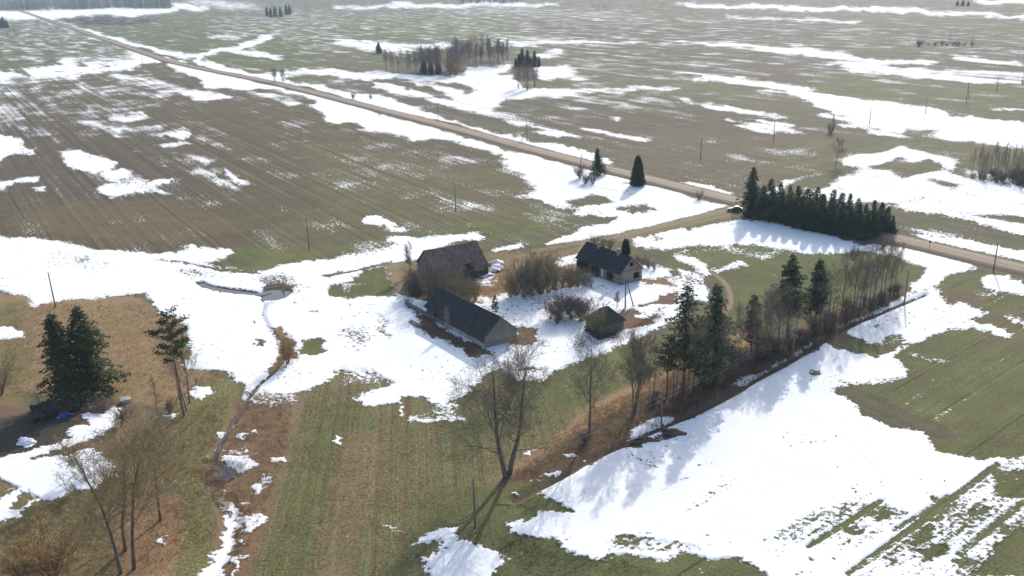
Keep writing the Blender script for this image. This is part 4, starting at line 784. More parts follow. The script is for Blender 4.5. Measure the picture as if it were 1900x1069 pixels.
def bare_mesh(seed, H_, r, spec, stems=1, spread=0.0, mats=('bark', 'twig'), lean=(0, 0), hvar=0.15):
    rng = random.Random(seed); tr, cr_ = MB(), MB()
    for s in range(stems):
        az = 2 * math.pi * (s + rng.random() * .6) / max(stems, 1); d = Vector((math.cos(az) * spread + lean[0], math.sin(az) * spread + lean[1], 1)).normalized()
        p = Vector((math.cos(az), math.sin(az), 0)) * (r * 1.3 if stems > 1 else 0) + Vector((0, 0, -.25))
        limb(rng, cr_, p, d, H_ * (1 - rng.random() * hvar * (stems > 1)), r, 0, spec, keep=tr)
    return tr.mesh('trunk', M[mats[0]], True), cr_.mesh('crown', M[mats[1]])
def plant(meshes, name, x, y, label, cat, group=None, s=1.0, rz=None, sz=None, lean=None, z=0.0, rng=random.Random(77), gx=None):
    """a tree standing at photo point (x, y): an empty, a trunk and a crown"""
    p = at(x, y) if gx is None else Vector((gx[0], gx[1], 0)); p.z = z
    o = empty(name, p, rng.uniform(0, 6.28) if rz is None else rz, label, cat, group)
    o.scale = (s, s, sz or s)
    if lean: o.rotation_euler = (lean[0], lean[1], 0 if rz is None else rz)
    for nm, me_ in zip(('trunk', 'crown'), meshes):
        c = bpy.data.objects.new(nm, me_); COL.objects.link(c); c.parent = o
    return o
TALL = [lv(9, .05, .05, .85, 7, (16, 20), .26, .98, (28, 60), rmin=.05, shrink=.55), lv(6, .11, .07, .85, 5, (8, 11), .2, 1, (25, 55), (.36, .54), .45, .03, .4), lv(5, .15, .05, .8, 3, (7, 9), .15, 1, (25, 60), (.4, .65), .5, .016, .4), lv(4, .2, .03, .6, 3, (2, 3), .2, 1, (25, 60), (.35, .6), .6, .011, .3), lv(3, .22, .02, .5, 3, rel=(.4, .7), rr=.6, rmin=.010)]
OAK = [lv(9, .05, .04, .8, 8, (15, 18), .24, .99, (38, 75), rmin=.06, shrink=.4), lv(7, .16, .05, .85, 5, (9, 12), .2, 1, (25, 60), (.42, .62), .42, .03, .35), lv(5, .2, .02, .8, 3, (8, 10), .12, 1, (25, 65), (.38, .6), .5, .016, .4), lv(4, .24, .0, .6, 3, (3, 4), .2, 1, (25, 65), (.4, .65), .6, .011, .3), lv(3, .25, -.02, .5, 3, rel=(.4, .8), rr=.6, rmin=.010)]
SLIM = [lv(9, .04, .05, .88, 6, (16, 22), .3, .99, (25, 50), rmin=.03, shrink=.55), lv(5, .12, .08, .85, 4, (6, 8), .2, 1, (25, 50), (.2, .32), .4, .018, .4), lv(4, .18, .04, .7, 3, (4, 6), .2, 1, (25, 55), (.35, .6), .5, .012, .4), lv(3, .2, .02, .5, 3, rel=(.4, .7), rr=.6, rmin=.010)]
BUSH = [lv(6, .12, .06, .8, 4, (6, 9), .2, 1, (18, 48), rmin=.014, shrink=.5), lv(5, .16, .07, .8, 3, (4, 6), .15, 1, (20, 50), (.35, .55), .45, .010, .4), lv(4, .2, .04, .6, 3, (2, 4), .2, 1, (25, 55), (.35, .6), .6, .009, .3), lv(3, .22, .0, .5, 3, rel=(.4, .7), rr=.6, rmin=.008)]
THICK = [lv(6, .1, .06, .75, 5, (5, 7), .25, 1, (18, 45), rmin=.02, shrink=.5), lv(5, .16, .07, .8, 3, (3, 5), .15, 1, (20, 50), (.3, .5), .45, .011, .4), lv(4, .2, .04, .6, 3, (1, 3), .2, 1, (25, 55), (.35, .6), .6, .009, .3), lv(3, .22, .0, .5, 3, rel=(.4, .7), rr=.6, rmin=.008)]
FARB = [lv(6, .05, .05, .85, 4, (16, 20), .3, .99, (22, 48), rmin=.05, shrink=.5), lv(4, .14, .08, .8, 3, (8, 10), .2, 1, (25, 50), (.24, .4), .4, .04, .4), lv(3, .2, .02, .5, 3, rel=(.45, .8), rr=.6, rmin=.034)]
BT = {
 'tall1': bare_mesh(11, 16, .27, TALL), 'tall2': bare_mesh(12, 16, .25, TALL, lean=(.05, 0)), 'tall3': bare_mesh(13, 16, .24, TALL, mats=('bark_grey', 'twig_red')),
 'multi': bare_mesh(14, 15, .2, TALL, 3, .14), 'oak': bare_mesh(22, 19.0, .42, OAK, 2, .17, hvar=.05),
 'yell1': bare_mesh(15, 16, .23, TALL, mats=('bark', 'twig_yellow')), 'yell2': bare_mesh(16, 16, .22, TALL, mats=('bark', 'twig_yellow'), lean=(.08, .03)), 'slim': bare_mesh(17, 12, .13, SLIM), 'slim2': bare_mesh(18, 12, .13, SLIM, mats=('bark_grey', 'twig_red')),
 'pale': bare_mesh(19, 6, .08, SLIM, 2, .1, mats=('bark_grey', 'twig_pale')),
 'bush1': bare_mesh(31, 4.5, .045, THICK, 19, .4, mats=('bark', 'twig_red'), hvar=.55), 'bush2': bare_mesh(32, 4.5, .04, BUSH, 22, .36, mats=('bark', 'twig_dark'), hvar=.45), 'bush3': bare_mesh(33, 4.5, .04, BUSH, 16, .36, mats=('bark', 'twig_olive'), hvar=.35),
 'orange': bare_mesh(34, 4, .04, BUSH, 20, .24, mats=('bark', 'twig_orange'), hvar=.5), 'thicket': bare_mesh(35, 5, .05, THICK, 15, .2, mats=('twig_pale', 'twig'), hvar=.55),
 'farbirch': bare_mesh(41, 17, .16, FARB, mats=('birch', 'twig_red')), 'farbirch2': bare_mesh(42, 17, .18, FARB, mats=('bark_grey', 'twig_dark')), 'farwillow': bare_mesh(43, 16, .16, FARB, 5, .16, mats=('bark_grey', 'twig_red'), hvar=.25),
 'fartree': bare_mesh(44, 14, .3, [lv(6, .06, .05, .8, 5, (12, 15), .2, .98, (35, 65), rmin=.06), lv(5, .16, .05, .8, 3, (6, 8), .2, 1, (25, 60), (.4, .55), .45, .045, .4), lv(3, .2, .0, .5, 3, rel=(.35, .6), rr=.6, rmin=.03)], mats=('bark', 'twig_dark')),
}
def conifer(seed, H_, R_, z0=.08, r=.2, step=.42, nb=(6, 8), droop=.25, shape=.85, mat='needle', bark='bark', ragged=.25, leaf=(.5, .17), dens=1.0, up=0.0, gaps=0.0, flat=False):
    """spruce-like tree: whorls of boughs, each hung with many small needle sprays"""
    rng = random.Random(seed); tr, cr_ = MB(), MB()
    tr.tube([(0, 0, -.3), (0, 0, H_ * .3), (rng.uniform(-.1, .1), rng.uniform(-.1, .1), H_ * .7), (0, 0, H_ * .99)], [r, r * .75, r * .38, .02], 7)
    z = H_ * z0; sect = [rng.random() for _ in range(41)]
    while z < H_ * .985:
        t = (z - H_ * z0) / (H_ * (1 - z0)); Rz = R_ * (1 - t) ** shape * (min(1, .55 + t * 3)) if z0 > .02 else R_ * (1 - t) ** shape
        n = rng.randint(*nb)
        for k_ in range(n):
            if rng.random() < gaps: continue
            az = 2 * math.pi * (k_ + rng.random()) / n; L = Rz * rng.uniform(1 - ragged, 1 + ragged * .7) * (1 + ragged * 1.1 * (sect[(int(az * .95) + 3 * int(z / 1.7)) % 41] - .5)) + .12
            d = Vector((math.cos(az), math.sin(az), 0)); sd_ = Vector((-d.y, d.x, 0)); zz = z + rng.uniform(-.2, .2)
            pts = []
            for i in range(5):
                f = i / 4; pts.append(Vector((0, 0, zz)) + d * (L * f) + Vector((0, 0, L * (up * f - droop * f * f + .12 * max(0, f - .6)))))
            if L > .6: tr.tube([pts[0], pts[2], pts[4]], [.035, .022, .008], 3)
            m_ = max(4, int((7 * L + 6.5 * L * L ** .6) * dens))
            for j in range(m_):
                f = rng.random() ** .72; i = min(int(f * 4), 3)
                wd_ = .34 * L * math.sin(math.pi * min(1, .12 + .88 * f)) ** .8; s = rng.uniform(-1, 1)
                p = pts[i].lerp(pts[i + 1], f * 4 - i) + sd_ * (s * wd_) + Vector((0, 0, -.16 * abs(s) * wd_ - rng.random() * .12))
                dirv = (d * rng.uniform(.3, 1.0) + sd_ * s * 1.1 + Vector((0, 0, rng.uniform(-.85, .1)))).normalized()
                wv_ = dirv.cross(Vector((rng.uniform(-.5, .5), rng.uniform(-.5, .5), 1))).normalized() * leaf[1] * rng.uniform(.6, 1.3)
                e_ = p + dirv * leaf[0] * rng.uniform(.55, 1.25); mid = p.lerp(e_, .45)
                cr_.add([p, mid + wv_, e_, mid - wv_], [(0, 1, 2, 3)])
        z += step * rng.uniform(.75, 1.25) * (1 - .45 * t)
    for j in range(10):
        a_ = Vector((0, 0, H_ * (.93 + .007 * j))); dv = rand_dir(rng, Vector((0, 0, 1)), rad(50)) * .3
        cr_.add([a_, a_ + dv + Vector((.06, 0, 0)), a_ + dv * 1.3, a_ + dv - Vector((.06, 0, 0))], [(0, 1, 2, 3)])
    return tr.mesh('trunk', M[bark]), cr_.mesh('crown', M[mat])
def pine_mesh(seed, H_, mat='needle_pine', crown=.32, R_=3.0, lean=0.0, nb=16):
    rng = random.Random(seed); tr, cr_ = MB(), MB(); top = []
    pts = [Vector((lean * (i / 8) ** 2 + rng.uniform(-.1, .1), rng.uniform(-.1, .1), H_ * i / 8)) for i in range(9)]; pts[0].z = -.3; pts[0].x = pts[0].y = 0
    tr.tube(pts, [.24 - .026 * i for i in range(9)], 7)
    for i in range(nb):
        f = 1 - crown * (i / nb) ** .9; z = f * 8; k_ = min(int(z), 7); p = pts[k_].lerp(pts[k_ + 1], z - k_); az = i * 2.4 + rng.uniform(-.4, .4)
        L = R_ * (.45 + .75 * (1 - abs(f - (1 - crown * .55)) / (crown * .6))) * rng.uniform(.6, 1.15); L = max(L, .8)
        d = Vector((math.cos(az), math.sin(az), .18)).normalized(); b = [p, p + d * L * .5 + Vector((0, 0, .1)), p + d * L + Vector((0, 0, .35))]
        tr.tube(b, [.06, .04, .015], 4)
        for j in range(int(50 * L)):
            g = rng.uniform(.3, 1.05); c = b[0].lerp(b[2], g) + Vector((rng.gauss(0, .32), rng.gauss(0, .32), rng.gauss(.05, .2)))
            dv = rand_dir(rng, Vector((0, 0, 1)), rng.uniform(.2, 1.5)) * .42; wv_ = dv.orthogonal().normalized() * .11
            cr_.add([c, c + dv * .6 + wv_, c + dv, c + dv * .6 - wv_], [(0, 1, 2, 3)])
    return tr.mesh('trunk', M['pine_bark']), cr_.mesh('crown', M[mat])
CT = {
 'spruceA': conifer(51, 17, 3.9, .13, .3, ragged=.5, dens=.8, droop=.32, shape=.7, step=.55), 'spruceB': conifer(52, 17, 5.2, .1, .34, ragged=.5, dens=.8, droop=.34, shape=.72, step=.55),
 'hedgeA': conifer(53, 19, 3.9, .2, .27, ragged=.62, dens=.55, droop=.3, gaps=.25, shape=.75, step=.6), 'hedgeB': conifer(54, 18, 4.4, .16, .28, ragged=.55, dens=.75, droop=.3, gaps=.1, shape=.75, step=.55), 'hedgeC': conifer(58, 17, 4.6, .3, .27, ragged=.55, dens=.7, droop=.28, shape=.75, gaps=.15, mat='needle', step=.55),
 'thin': conifer(55, 12, 1.8, .2, .17, ragged=.5, dens=.6, gaps=.25, mat='needle_dry', shape=.45), 'thin2': conifer(59, 14.5, 2.5, .32, .2, ragged=.5, dens=.75, gaps=.15, shape=.6),
 'road': conifer(56, 9.5, 2.4, .04, .18, ragged=.5, dens=.8, droop=.15, up=.1, nb=(7, 9), step=.36), 'cone': conifer(57, 10, 2.3, .01, .2, ragged=.12, dens=1.5, droop=.1, up=.35, nb=(9, 11), step=.32, shape=.62),
 'row1': conifer(61, 9.6, 2.3, .03, .15, ragged=.5, dens=.75, mat='needle_row', step=.46, droop=.22, up=.1, shape=1.0), 'row2': conifer(62, 9.6, 2.0, .04, .15, ragged=.5, dens=.8, mat='needle_row', step=.46, droop=.22, up=.12, shape=.9), 'row3': conifer(65, 9.6, 2.6, .03, .15, ragged=.5, dens=.7, mat='needle_row', step=.5, droop=.22, up=.08, shape=1.1),
 'big': conifer(63, 14, 4.0, .04, .28, ragged=.5, dens=.8, step=.5), 'thuja': conifer(64, 4.6, 1.05, .01, .1, ragged=.08, dens=2.2, droop=0, up=.9, nb=(10, 12), step=.2, shape=.5, leaf=(.34, .12)),
 'far': conifer(66, 15, 3.6, .05, .2, ragged=.45, dens=.55, leaf=(.85, .32), step=.7), 'sapling': conifer(67, 5, .85, .25, .05, ragged=.4, dens=.8, gaps=.35, up=.2, droop=.1, mat='needle_dry'),
 'pine': pine_mesh(71, 19.5, R_=3.3, crown=.46, nb=26), 'hpine': pine_mesh(72, 11, R_=2.2, crown=.6, mat='needle_dry', nb=22),
}
PI2 = 6.283
def T_(kind, x, yb, yt, name, label, cat='tree', group=None, base_h=None, rz=None, wide=1.0, lean=None):
    """plant a tree of a kind so that it stands at (x, yb) and reaches row yt"""
    ms = CT.get(kind) or BT[kind]; h = tall(x, yb, yt)
    bh = max(v.co.z for v in ms[1].vertices)
    s = h / bh
    return plant(ms, name, x, yb, label, cat, group, s * wide, rz, s, lean)

# --- left foreground
T_('spruceA', 128, 746, 576, 'spruce_tree', "tall dark spruce above the tyre heap, the left and narrower of the pair", rz=.4)
T_('spruceB', 175, 728, 562, 'spruce_tree', "tall dark spruce beside the tyre heap, the right and broader of the pair", rz=2.1)
T_('pine', 342, 772, 567, 'pine_tree', "tall pine with a tufted green top, standing among bare stems at the left", rz=1.0, lean=(0, -.0))
T_('tall2', 352, 748, 608, 'bare_tree', "thin bare tree on the right side of the tall left pine", rz=1.2, wide=.85)
T_('slim', 333, 742, 618, 'bare_tree', "slender bare tree on the left side of the tall left pine", rz=2.2, wide=.8)
T_('slim2', 346, 762, 625, 'bare_tree', "small leaning bare tree at the very foot of the left pine", rz=4.2, lean=(.1, .05))
T_('bush3', 0, 734, 646, 'bare_bush', "big spreading bare bush cut off by the left picture edge", 'bush', rz=.5, wide=1.15)
T_('yell2', 224, 1064, 800, 'bare_tree', "leaning yellow-brown bare tree in the bottom left grove, leftmost big trunk", rz=3.4, lean=(.02, -.06), wide=1.1)
T_('yell1', 233, 1022, 770, 'bare_tree', "upright yellow-brown bare tree of the bottom left grove, behind the two nearest trunks", rz=.5, lean=(0, .05), wide=1.05)
T_('yell2', 249, 1056, 740, 'bare_tree', "tallest straight yellow-brown bare tree of the bottom left grove", rz=.2, lean=(0, .05), wide=1.0)
T_('yell1', 298, 965, 745, 'bare_tree', "yellow-brown bare tree of the bottom left grove, nearest to the reedy ditch", rz=6.0, lean=(0, .05), wide=1.05)
T_('slim', 258, 925, 755, 'bare_tree', "thin bare tree at the back of the bottom left grove", rz=1.6, lean=(0, .06))
T_('slim2', 297, 796, 700, 'bare_tree', "short bare sapling between the left pine and the bottom left grove", rz=1.9)
T_('orange', 100, 1072, 965, 'willow_bush', "tall orange-brown willow bush at the bottom left edge", 'bush', wide=1.5)
T_('orange', 45, 1085, 1000, 'willow_bush', "lower orange-brown willow bush in the bottom left corner", 'bush', wide=1.3)
T_('orange', 534, 676, 612, 'willow_bush', "orange-brown bush on the snowy bank of the brook", 'bush', wide=.85)
T_('thicket', 527, 549, 512, 'bare_bush', "purple-grey bare bush beside the small pond", 'bush', wide=.8)
T_('bush2', 316, 766, 735, 'bare_bush', "dark low brush heap beside the left pine's foot", 'bush')
T_('bush2', 226, 790, 752, 'bare_bush', "dark bare bush to the right of the branch pile", 'bush', wide=.9)

# --- the boundary row in front of the farm
T_('oak', 940, 882, 634, 'oak_tree', "largest bare tree with a forked double trunk, nearest the camera", rz=2.75, wide=1.05, lean=(0, -.065))
T_('tall1', 1093, 806, 615, 'bare_tree', "single thick-trunked bare tree, second in the boundary row", rz=.9, wide=1.0)
T_('multi', 1177, 766, 606, 'bare_tree', "bare tree with several stems, third in the boundary row", rz=2.4, wide=.9)
T_('slim', 1212, 752, 640, 'bare_tree', "thin bare tree just left of the lone wire pole", rz=1.1, wide=1.1)
T_('hpine', 1237, 736, 618, 'pine_tree', "ragged small conifer at the left end of the tall boundary spruces", rz=.3)
T_('hedgeA', 1268, 716, 516, 'spruce_tree', "tall gappy spruce, left of the two tallest boundary spruces", rz=2.0)
T_('hedgeB', 1322, 702, 520, 'spruce_tree', "tall dense spruce, right of the two tallest boundary spruces", rz=.7)
T_('tall2', 1288, 724, 592, 'bare_tree', "bushy bare tree in front of the two tallest boundary spruces", rz=3.0, wide=.95)
T_('slim2', 1255, 728, 640, 'bare_tree', "small bare tree in front of the gappy boundary spruce", rz=2.0, wide=1.3)
T_('tall3', 1373, 663, 556, 'bare_tree', "bare tree just left of the thin faded spruce", rz=2.7, wide=.7)
T_('thin', 1393, 656, 543, 'spruce_tree', "thin faded spruce alone in the middle of the boundary row", rz=1.0)
T_('slim', 1418, 640, 575, 'bare_tree', "low bare tree to the right of the thin faded spruce", rz=.4, wide=1.2)
T_('hedgeC', 1460, 622, 466, 'spruce_tree', "broad dark spruce in the right half of the boundary row", rz=2.2)
T_('thin2', 1511, 610, 477, 'spruce_tree', "narrow dark spruce right beside the broad boundary spruce", rz=.2)
T_('tall3', 1521, 601, 492, 'bare_tree', "slanting bare tree right behind the narrow boundary spruce", rz=1.3, wide=.7, lean=(0, .08))
T_('slim2', 1536, 594, 498, 'bare_tree', "thin bare tree between the narrow spruce and the bare row end", rz=3.3, wide=1.2)
T_('tall1', 1562, 583, 450, 'bare_tree', "biggest bare tree at the near end of the right bare row", rz=4.4, wide=.72)
rg = random.Random(21)
for i, (x, yb, yt, k_) in enumerate(((1584, 576, 452, 'tall2'), (1602, 570, 450, 'tall3'), (1612, 565, 446, 'slim'), (1622, 560, 440, 'tall1'), (1634, 556, 436, 'tall2'), (1641, 550, 432, 'tall3'), (1650, 546, 440, 'tall1'), (1659, 540, 446, 'tall2'))):
    T_(k_, x, yb, yt, 'bare_tree', "bare tree in the close right-hand end of the boundary row", 'tree', "bare trees at the right end of the boundary row", wide=.66)
for i in range(64):
    t = .12 + .88 * (i + rg.random() * .8) / 64; a_, b_ = at(1120, 800), at(1672, 548); p = a_.lerp(b_, t) + Vector((rg.uniform(-1.5, 1.5), rg.uniform(-1, 3), 0))
    kd = rg.choice(('bush1', 'bush2', 'thicket', 'bush2')); s = rg.uniform(.4, .95) * (.55 if t < .3 else 1)
    plant(BT[kd], 'bare_bush', 0, 0, "low bare bush growing under the trees of the boundary row", 'bush', "bushes under the boundary row", s, gx=(p.x, p.y))

rg = random.Random(29)
for i in range(22):
    t = .1 + .82 * (i + rg.random()) / 22; p = at(1130, 795).lerp(at(1650, 556), t) + Vector((rg.uniform(-1, 1), rg.uniform(-.5, 2.5), 0))
    plant(BT[rg.choice(('slim', 'slim2', 'tall3'))], 'bare_tree', 0, 0, "thin bare tree standing among the spruces of the boundary row", 'tree', "thin bare trees of the boundary row", rg.uniform(.5, .8), gx=(p.x, p.y))
T_('bush2', 1084, 824, 796, 'bare_bush', "low dark bush at the foot of the single thick-trunked tree", 'bush', wide=1.3)
# --- around the farm
T_('pale', 762, 512, 447, 'bare_tree', "pale grey bare tree left of the rotten-roofed barn", rz=1.0, wide=1.1)
T_('pale', 832, 618, 566, 'bare_tree', "pale bare sapling against the front of the long barn", rz=2.0, wide=.7)
T_('sapling', 919, 584, 547, 'pine_tree', "thin young pine behind the long barn, alone in the snow", rz=0)
T_('pale', 1145, 572, 538, 'bare_tree', "small pale bare tree beside the leaning yard pole", rz=0, wide=1.3)
T_('thuja', 1161, 476, 443, 'thuja', "dark egg-shaped thuja behind the derelict house", 'tree', rz=0)
for i, (x, yb, yt, k_, wd) in enumerate(((778, 545, 488, 'bush2', 1), (798, 552, 470, 'bush1', 1), (822, 548, 462, 'bush1', 1.05), (805, 530, 470, 'bush1', 1), (842, 540, 478, 'bush1', .95), (775, 528, 495, 'bush2', 1.1), (765, 548, 512, 'bush2', 1.1), (815, 566, 505, 'bush2', 1))):
    T_(k_, x, yb, yt, 'bare_bush', "tall dark bare bush crowding the front of the rotten-roofed barn", 'bush', "bushes in front of the old barn", wide=wd)
for x, yb, yt in ((850, 566, 502), (868, 562, 505), (882, 556, 518)):
    T_('bush3', x, yb, yt, 'bare_bush', "olive-brown bare bush between the two barns", 'bush', "olive bushes between the barns", wide=.95)
for i, (x, yb, yt) in enumerate(((958, 548, 488), (972, 552, 480), (988, 550, 470), (1004, 546, 462), (1018, 544, 470), (1032, 540, 482), (995, 532, 468), (1012, 528, 466), (970, 535, 485), (980, 545, 478), (1000, 540, 470), (1026, 535, 470), (948, 552, 510))):
    T_('thicket' if i % 3 else 'bush3', x, yb, yt, 'bare_bush', "tall brown bare shrub in the thicket between the barns and the house", 'bush', "shrubs of the middle thicket", wide=1.0)
for i, (x, yb, yt) in enumerate(((1044, 532, 495), (1058, 534, 490), (1072, 534, 494), (1086, 530, 496), (1096, 532, 506), (1064, 524, 488))):
    T_('bush3' if i % 2 else 'thicket', x, yb, yt, 'bare_bush', "brown bare shrub against the front of the derelict house", 'bush', "shrubs before the house front", wide=1.15)
for i, (x, yb, yt) in enumerate(((1022, 592, 545), (1038, 588, 540), (1054, 580, 540), (1070, 582, 538), (1086, 590, 545), (1034, 601, 560), (1060, 592, 545), (1078, 596, 550))):
    T_('bush2', x, yb, yt, 'bare_bush', "dark bare shrub in the snowy thicket left of the plank shed", 'bush', "dark shrubs left of the shed", wide=1.0)
T_('bush3', 1106, 624, 552, 'bare_bush', "tall olive-grey willow bush hiding the left side of the plank shed", 'bush', wide=.75)
T_('bush3', 1096, 618, 572, 'bare_bush', "smaller olive-grey willow bush at the plank shed's left corner", 'bush', wide=.8)
for x, yb, yt in ((1102, 459, 432), (1118, 462, 434), (1132, 463, 438)):
    T_('bush3', x, yb, yt, 'bare_bush', "bare orchard shrub behind the derelict house's roof", 'bush', "shrubs behind the house", wide=1.0)
for x, yb, yt in ((1192, 493, 468), (1203, 498, 472), (1214, 502, 482), (1184, 488, 468)):
    T_('bush1', x, yb, yt, 'bare_bush', "reddish bare shrub at the right-hand gable of the derelict house", 'bush', "shrubs by the house gable", wide=1.1)

# --- spruces by the road, and the long spruce row
T_('road', 1108, 326, 274, 'spruce_tree', "loose small spruce beside the leaning roadside poles", rz=.3)
T_('cone', 1183, 345, 287, 'spruce_tree', "solitary dense cone-shaped spruce beside the gravel road", rz=.3)
T_('big', 1393, 399, 307, 'spruce_tree', "tallest spruce at the left end of the planted spruce row", rz=.3)
rg = random.Random(33)
bk = [(1428, 398, 334), (1445, 402, 336), (1462, 405, 341), (1478, 408, 345), (1494, 411, 348), (1510, 414, 352), (1526, 417, 356), (1541, 420, 357), (1557, 422, 361), (1573, 424, 364), (1588, 426, 368), (1603, 428, 372), (1617, 429, 377), (1631, 430, 381), (1645, 431, 386), (1655, 434, 394)]
fr = [(1412, 406, 340), (1430, 411, 346), (1448, 414, 349), (1466, 418, 353), (1484, 421, 357), (1502, 425, 360), (1520, 428, 364), (1538, 431, 368), (1556, 435, 372), (1574, 439, 377), (1590, 441, 381), (1606, 441, 386), (1622, 440, 389)]
for x, yb, yt in bk + fr:
    T_(rg.choice(('row1', 'row2', 'row3')), x, yb, yt + rg.randint(-7, 5), 'spruce_tree', "dark spruce in the dense planted double row beside the gravel road", 'tree', "spruces of the planted row", wide=rg.uniform(1.05, 1.4), lean=(rg.uniform(-.03, .03), rg.uniform(-.03, .03)), rz=rg.uniform(0, 6))
for x, yb, yt, k_, l in ((1076, 332, 300, 'bush2', "bare bush around the foot of the leaning pole at the road"), (1086, 342, 318, 'bush2', "low bare bush left of the braced roadside pole"), (1100, 342, 312, 'bush1', "low bare bush at the foot of the braced roadside pole"), (1122, 325, 298, 'bush1', "reddish bare bush right of the loose small spruce"),
                         (1297, 371, 344, 'bush1', "lone bare bush on the near verge of the gravel road"), (655, 184, 171, 'bush2', "left of two small bare bushes at the far side of the road"), (688, 184, 173, 'bush2', "right of two small bare bushes at the far side of the road"), (1541, 247, 218, 'bush1', "bare bush round the foot of the far twin pole")):
    T_(k_, x, yb, yt, 'bare_bush', l, 'bush')
T_('tall3', 1550, 306, 252, 'bare_tree', "lone bare tree in the field beyond the right road bend", rz=1.1, wide=1.15)

# --- far trees and groves
T_('farwillow', 510, 152, 122, 'bare_tree', "left of two bare trees standing beside the distant road", rz=1, wide=1.0)
T_('farwillow', 525, 152, 124, 'bare_tree', "right of two bare trees standing beside the distant road", rz=2, wide=1.0)
T_('fartree', 327, 64, 42, 'bare_tree', "lone bare tree in the green field left of the distant road fork", rz=0, wide=1.2)
T_('far', 703, 99, 78, 'spruce_tree', "round dark tree alone left of the birch grove", rz=0, wide=1.5)
T_('fartree', 1428, 55, 37, 'bare_tree', "lone dark tree far away in the right fields", rz=0)
T_('bush2', 1705, 86, 72, 'bare_bush', "rounded dark bush far away in the right fields", 'bush', wide=2.0)
T_('fartree', 1760, 87, 58, 'bare_tree', "left of two tall bare trees far away at the right", rz=0, wide=.7)
T_('fartree', 1802, 89, 62, 'bare_tree', "right of two tall bare trees far away at the right", rz=2, wide=.8)
for i in range(8): T_('bush1', 1722 + i * 11 + (i * 7 % 5), 84 + (i % 2), 78 - (i % 3) * 3, 'bare_bush', "low bush between the two far bare trees at the right", 'bush', "far bushes at the right", wide=1.9)
rg = random.Random(44)
def grove(pl, n, kinds, hs, name, label, cat, group, wide=(.9, 1.2)):
    xs, ys = [p[0] for p in pl], [p[1] for p in pl]; k_ = 0; pa = np.array(pl, float)
    while k_ < n:
        x, y = rg.uniform(min(xs), max(xs)), rg.uniform(min(ys), max(ys))
        if sdf(pa, np.array([x]), np.array([y]))[0] < 0: continue
        kd = rg.choice(kinds); ms = CT.get(kd) or BT[kd]; bh = max(v.co.z for v in ms[1].vertices); s = rg.uniform(*hs) / bh
        plant(ms, name, x, y, label, cat, group, s * rg.uniform(*wide), None, s); k_ += 1
grove([(712, 124), (778, 128), (778, 138), (745, 138), (712, 134)], 26, ('farbirch', 'farbirch2'), (10, 16), 'birch_tree', "slender bare birch in the left, looser part of the distant grove", 'tree', "birches left in the grove")
grove([(778, 128), (856, 122), (858, 140), (820, 143), (778, 139)], 64, ('farbirch', 'farbirch', 'farbirch2'), (15, 20), 'birch_tree', "bare birch with a white stem in the dense front of the distant grove", 'tree', "birches of the grove front")
T_('orange', 846, 141, 104, 'willow_bush', "orange-brown willow at the right end of the birch grove front", 'bush', wide=.9); T_('orange', 836, 141, 101, 'willow_bush', "orange-brown willow just inside the birch grove front", 'bush', wide=.9)
grove([(782, 132), (825, 134), (820, 142), (782, 139)], 9, ('far',), (7, 11), 'spruce_tree', "small young spruce under the birches of the distant grove", 'tree', "young spruces under the birches", (.7, .9))
grove([(840, 106), (900, 100), (952, 112), (950, 122), (900, 128), (858, 128)], 80, ('farbirch2', 'farbirch2', 'farbirch'), (12, 18), 'bare_tree', "grey bare tree in the back part of the distant grove", 'tree', "bare trees of the grove's back part")
T_('far', 846, 118, 80, 'spruce_tree', "dark pointed spruce rising out of the birch grove", rz=0, wide=.8); T_('far', 872, 100, 77, 'spruce_tree', "small spruce top behind the distant grove", rz=0, wide=.8)
T_('fartree', 908, 104, 75, 'bare_tree', "tall thin bare tree rising behind the distant grove", rz=0, wide=.6)
for x, yb, yt in ((957, 124, 106), (969, 123, 88), (979, 123, 91), (992, 123, 93), (1000, 124, 103), (963, 124, 98), (985, 124, 104)):
    T_('far', x, yb, yt, 'spruce_tree', "dark spruce in the cluster at the right end of the distant grove", 'tree', "spruces at the grove's right end", wide=.95)
for i, (x, yb, yt) in enumerate(((956, 160, 122), (962, 165, 116), (970, 168, 113), (978, 168, 113), (986, 166, 116), (992, 162, 121), (975, 160, 114))):
    T_('farwillow' if i % 2 else 'farbirch', x, yb, yt, 'bare_tree', "bare reddish tree in the round clump before the distant grove", 'tree', "trees of the round clump", wide=.95)
for x, yb, yt in ((496, 30, 12), (503, 32, 13), (511, 31, 10), (521, 31, 11), (532, 27, 8), (538, 27, 8)):
    T_('far', x, yb, yt, 'spruce_tree', "far blue-green spruce in the small group beyond the road fork", 'tree', "spruces beyond the road fork", wide=1.0)
for x, yb, yt in ((1, 52, 26), (8, 52, 30), (14, 52, 36)):
    T_('far', x, yb, yt, 'spruce_tree', "far spruce at the left picture edge", 'tree', "spruces at the left edge", wide=1.1)
for x, yb, yt in ((5, 68, 54), (14, 68, 52), (26, 68, 47), (31, 68, 50), (20, 68, 54)):
    T_('fartree', x, yb, yt, 'bare_tree', "far rounded bare tree under the spruces at the left picture edge", 'tree', "bare trees at the left edge", wide=1.2)
for x, yb, yt in ((1098, 20, 6), (1105, 21, 5), (1112, 21, 4), (1120, 21, 5), (1127, 20, 7)):
    T_('fartree', x, yb, yt, 'bare_tree', "far blue-grey tree in the small clump near the top centre", 'tree', "trees of the top centre clump", wide=1.3)
for x, yb, yt in ((1776, 11, 1), (1786, 11, 0), (1796, 11, 2)):
    T_('far', x, yb, yt, 'spruce_tree', "far dark tree at the top right edge", 'tree', "trees at the top right", wide=1.6)
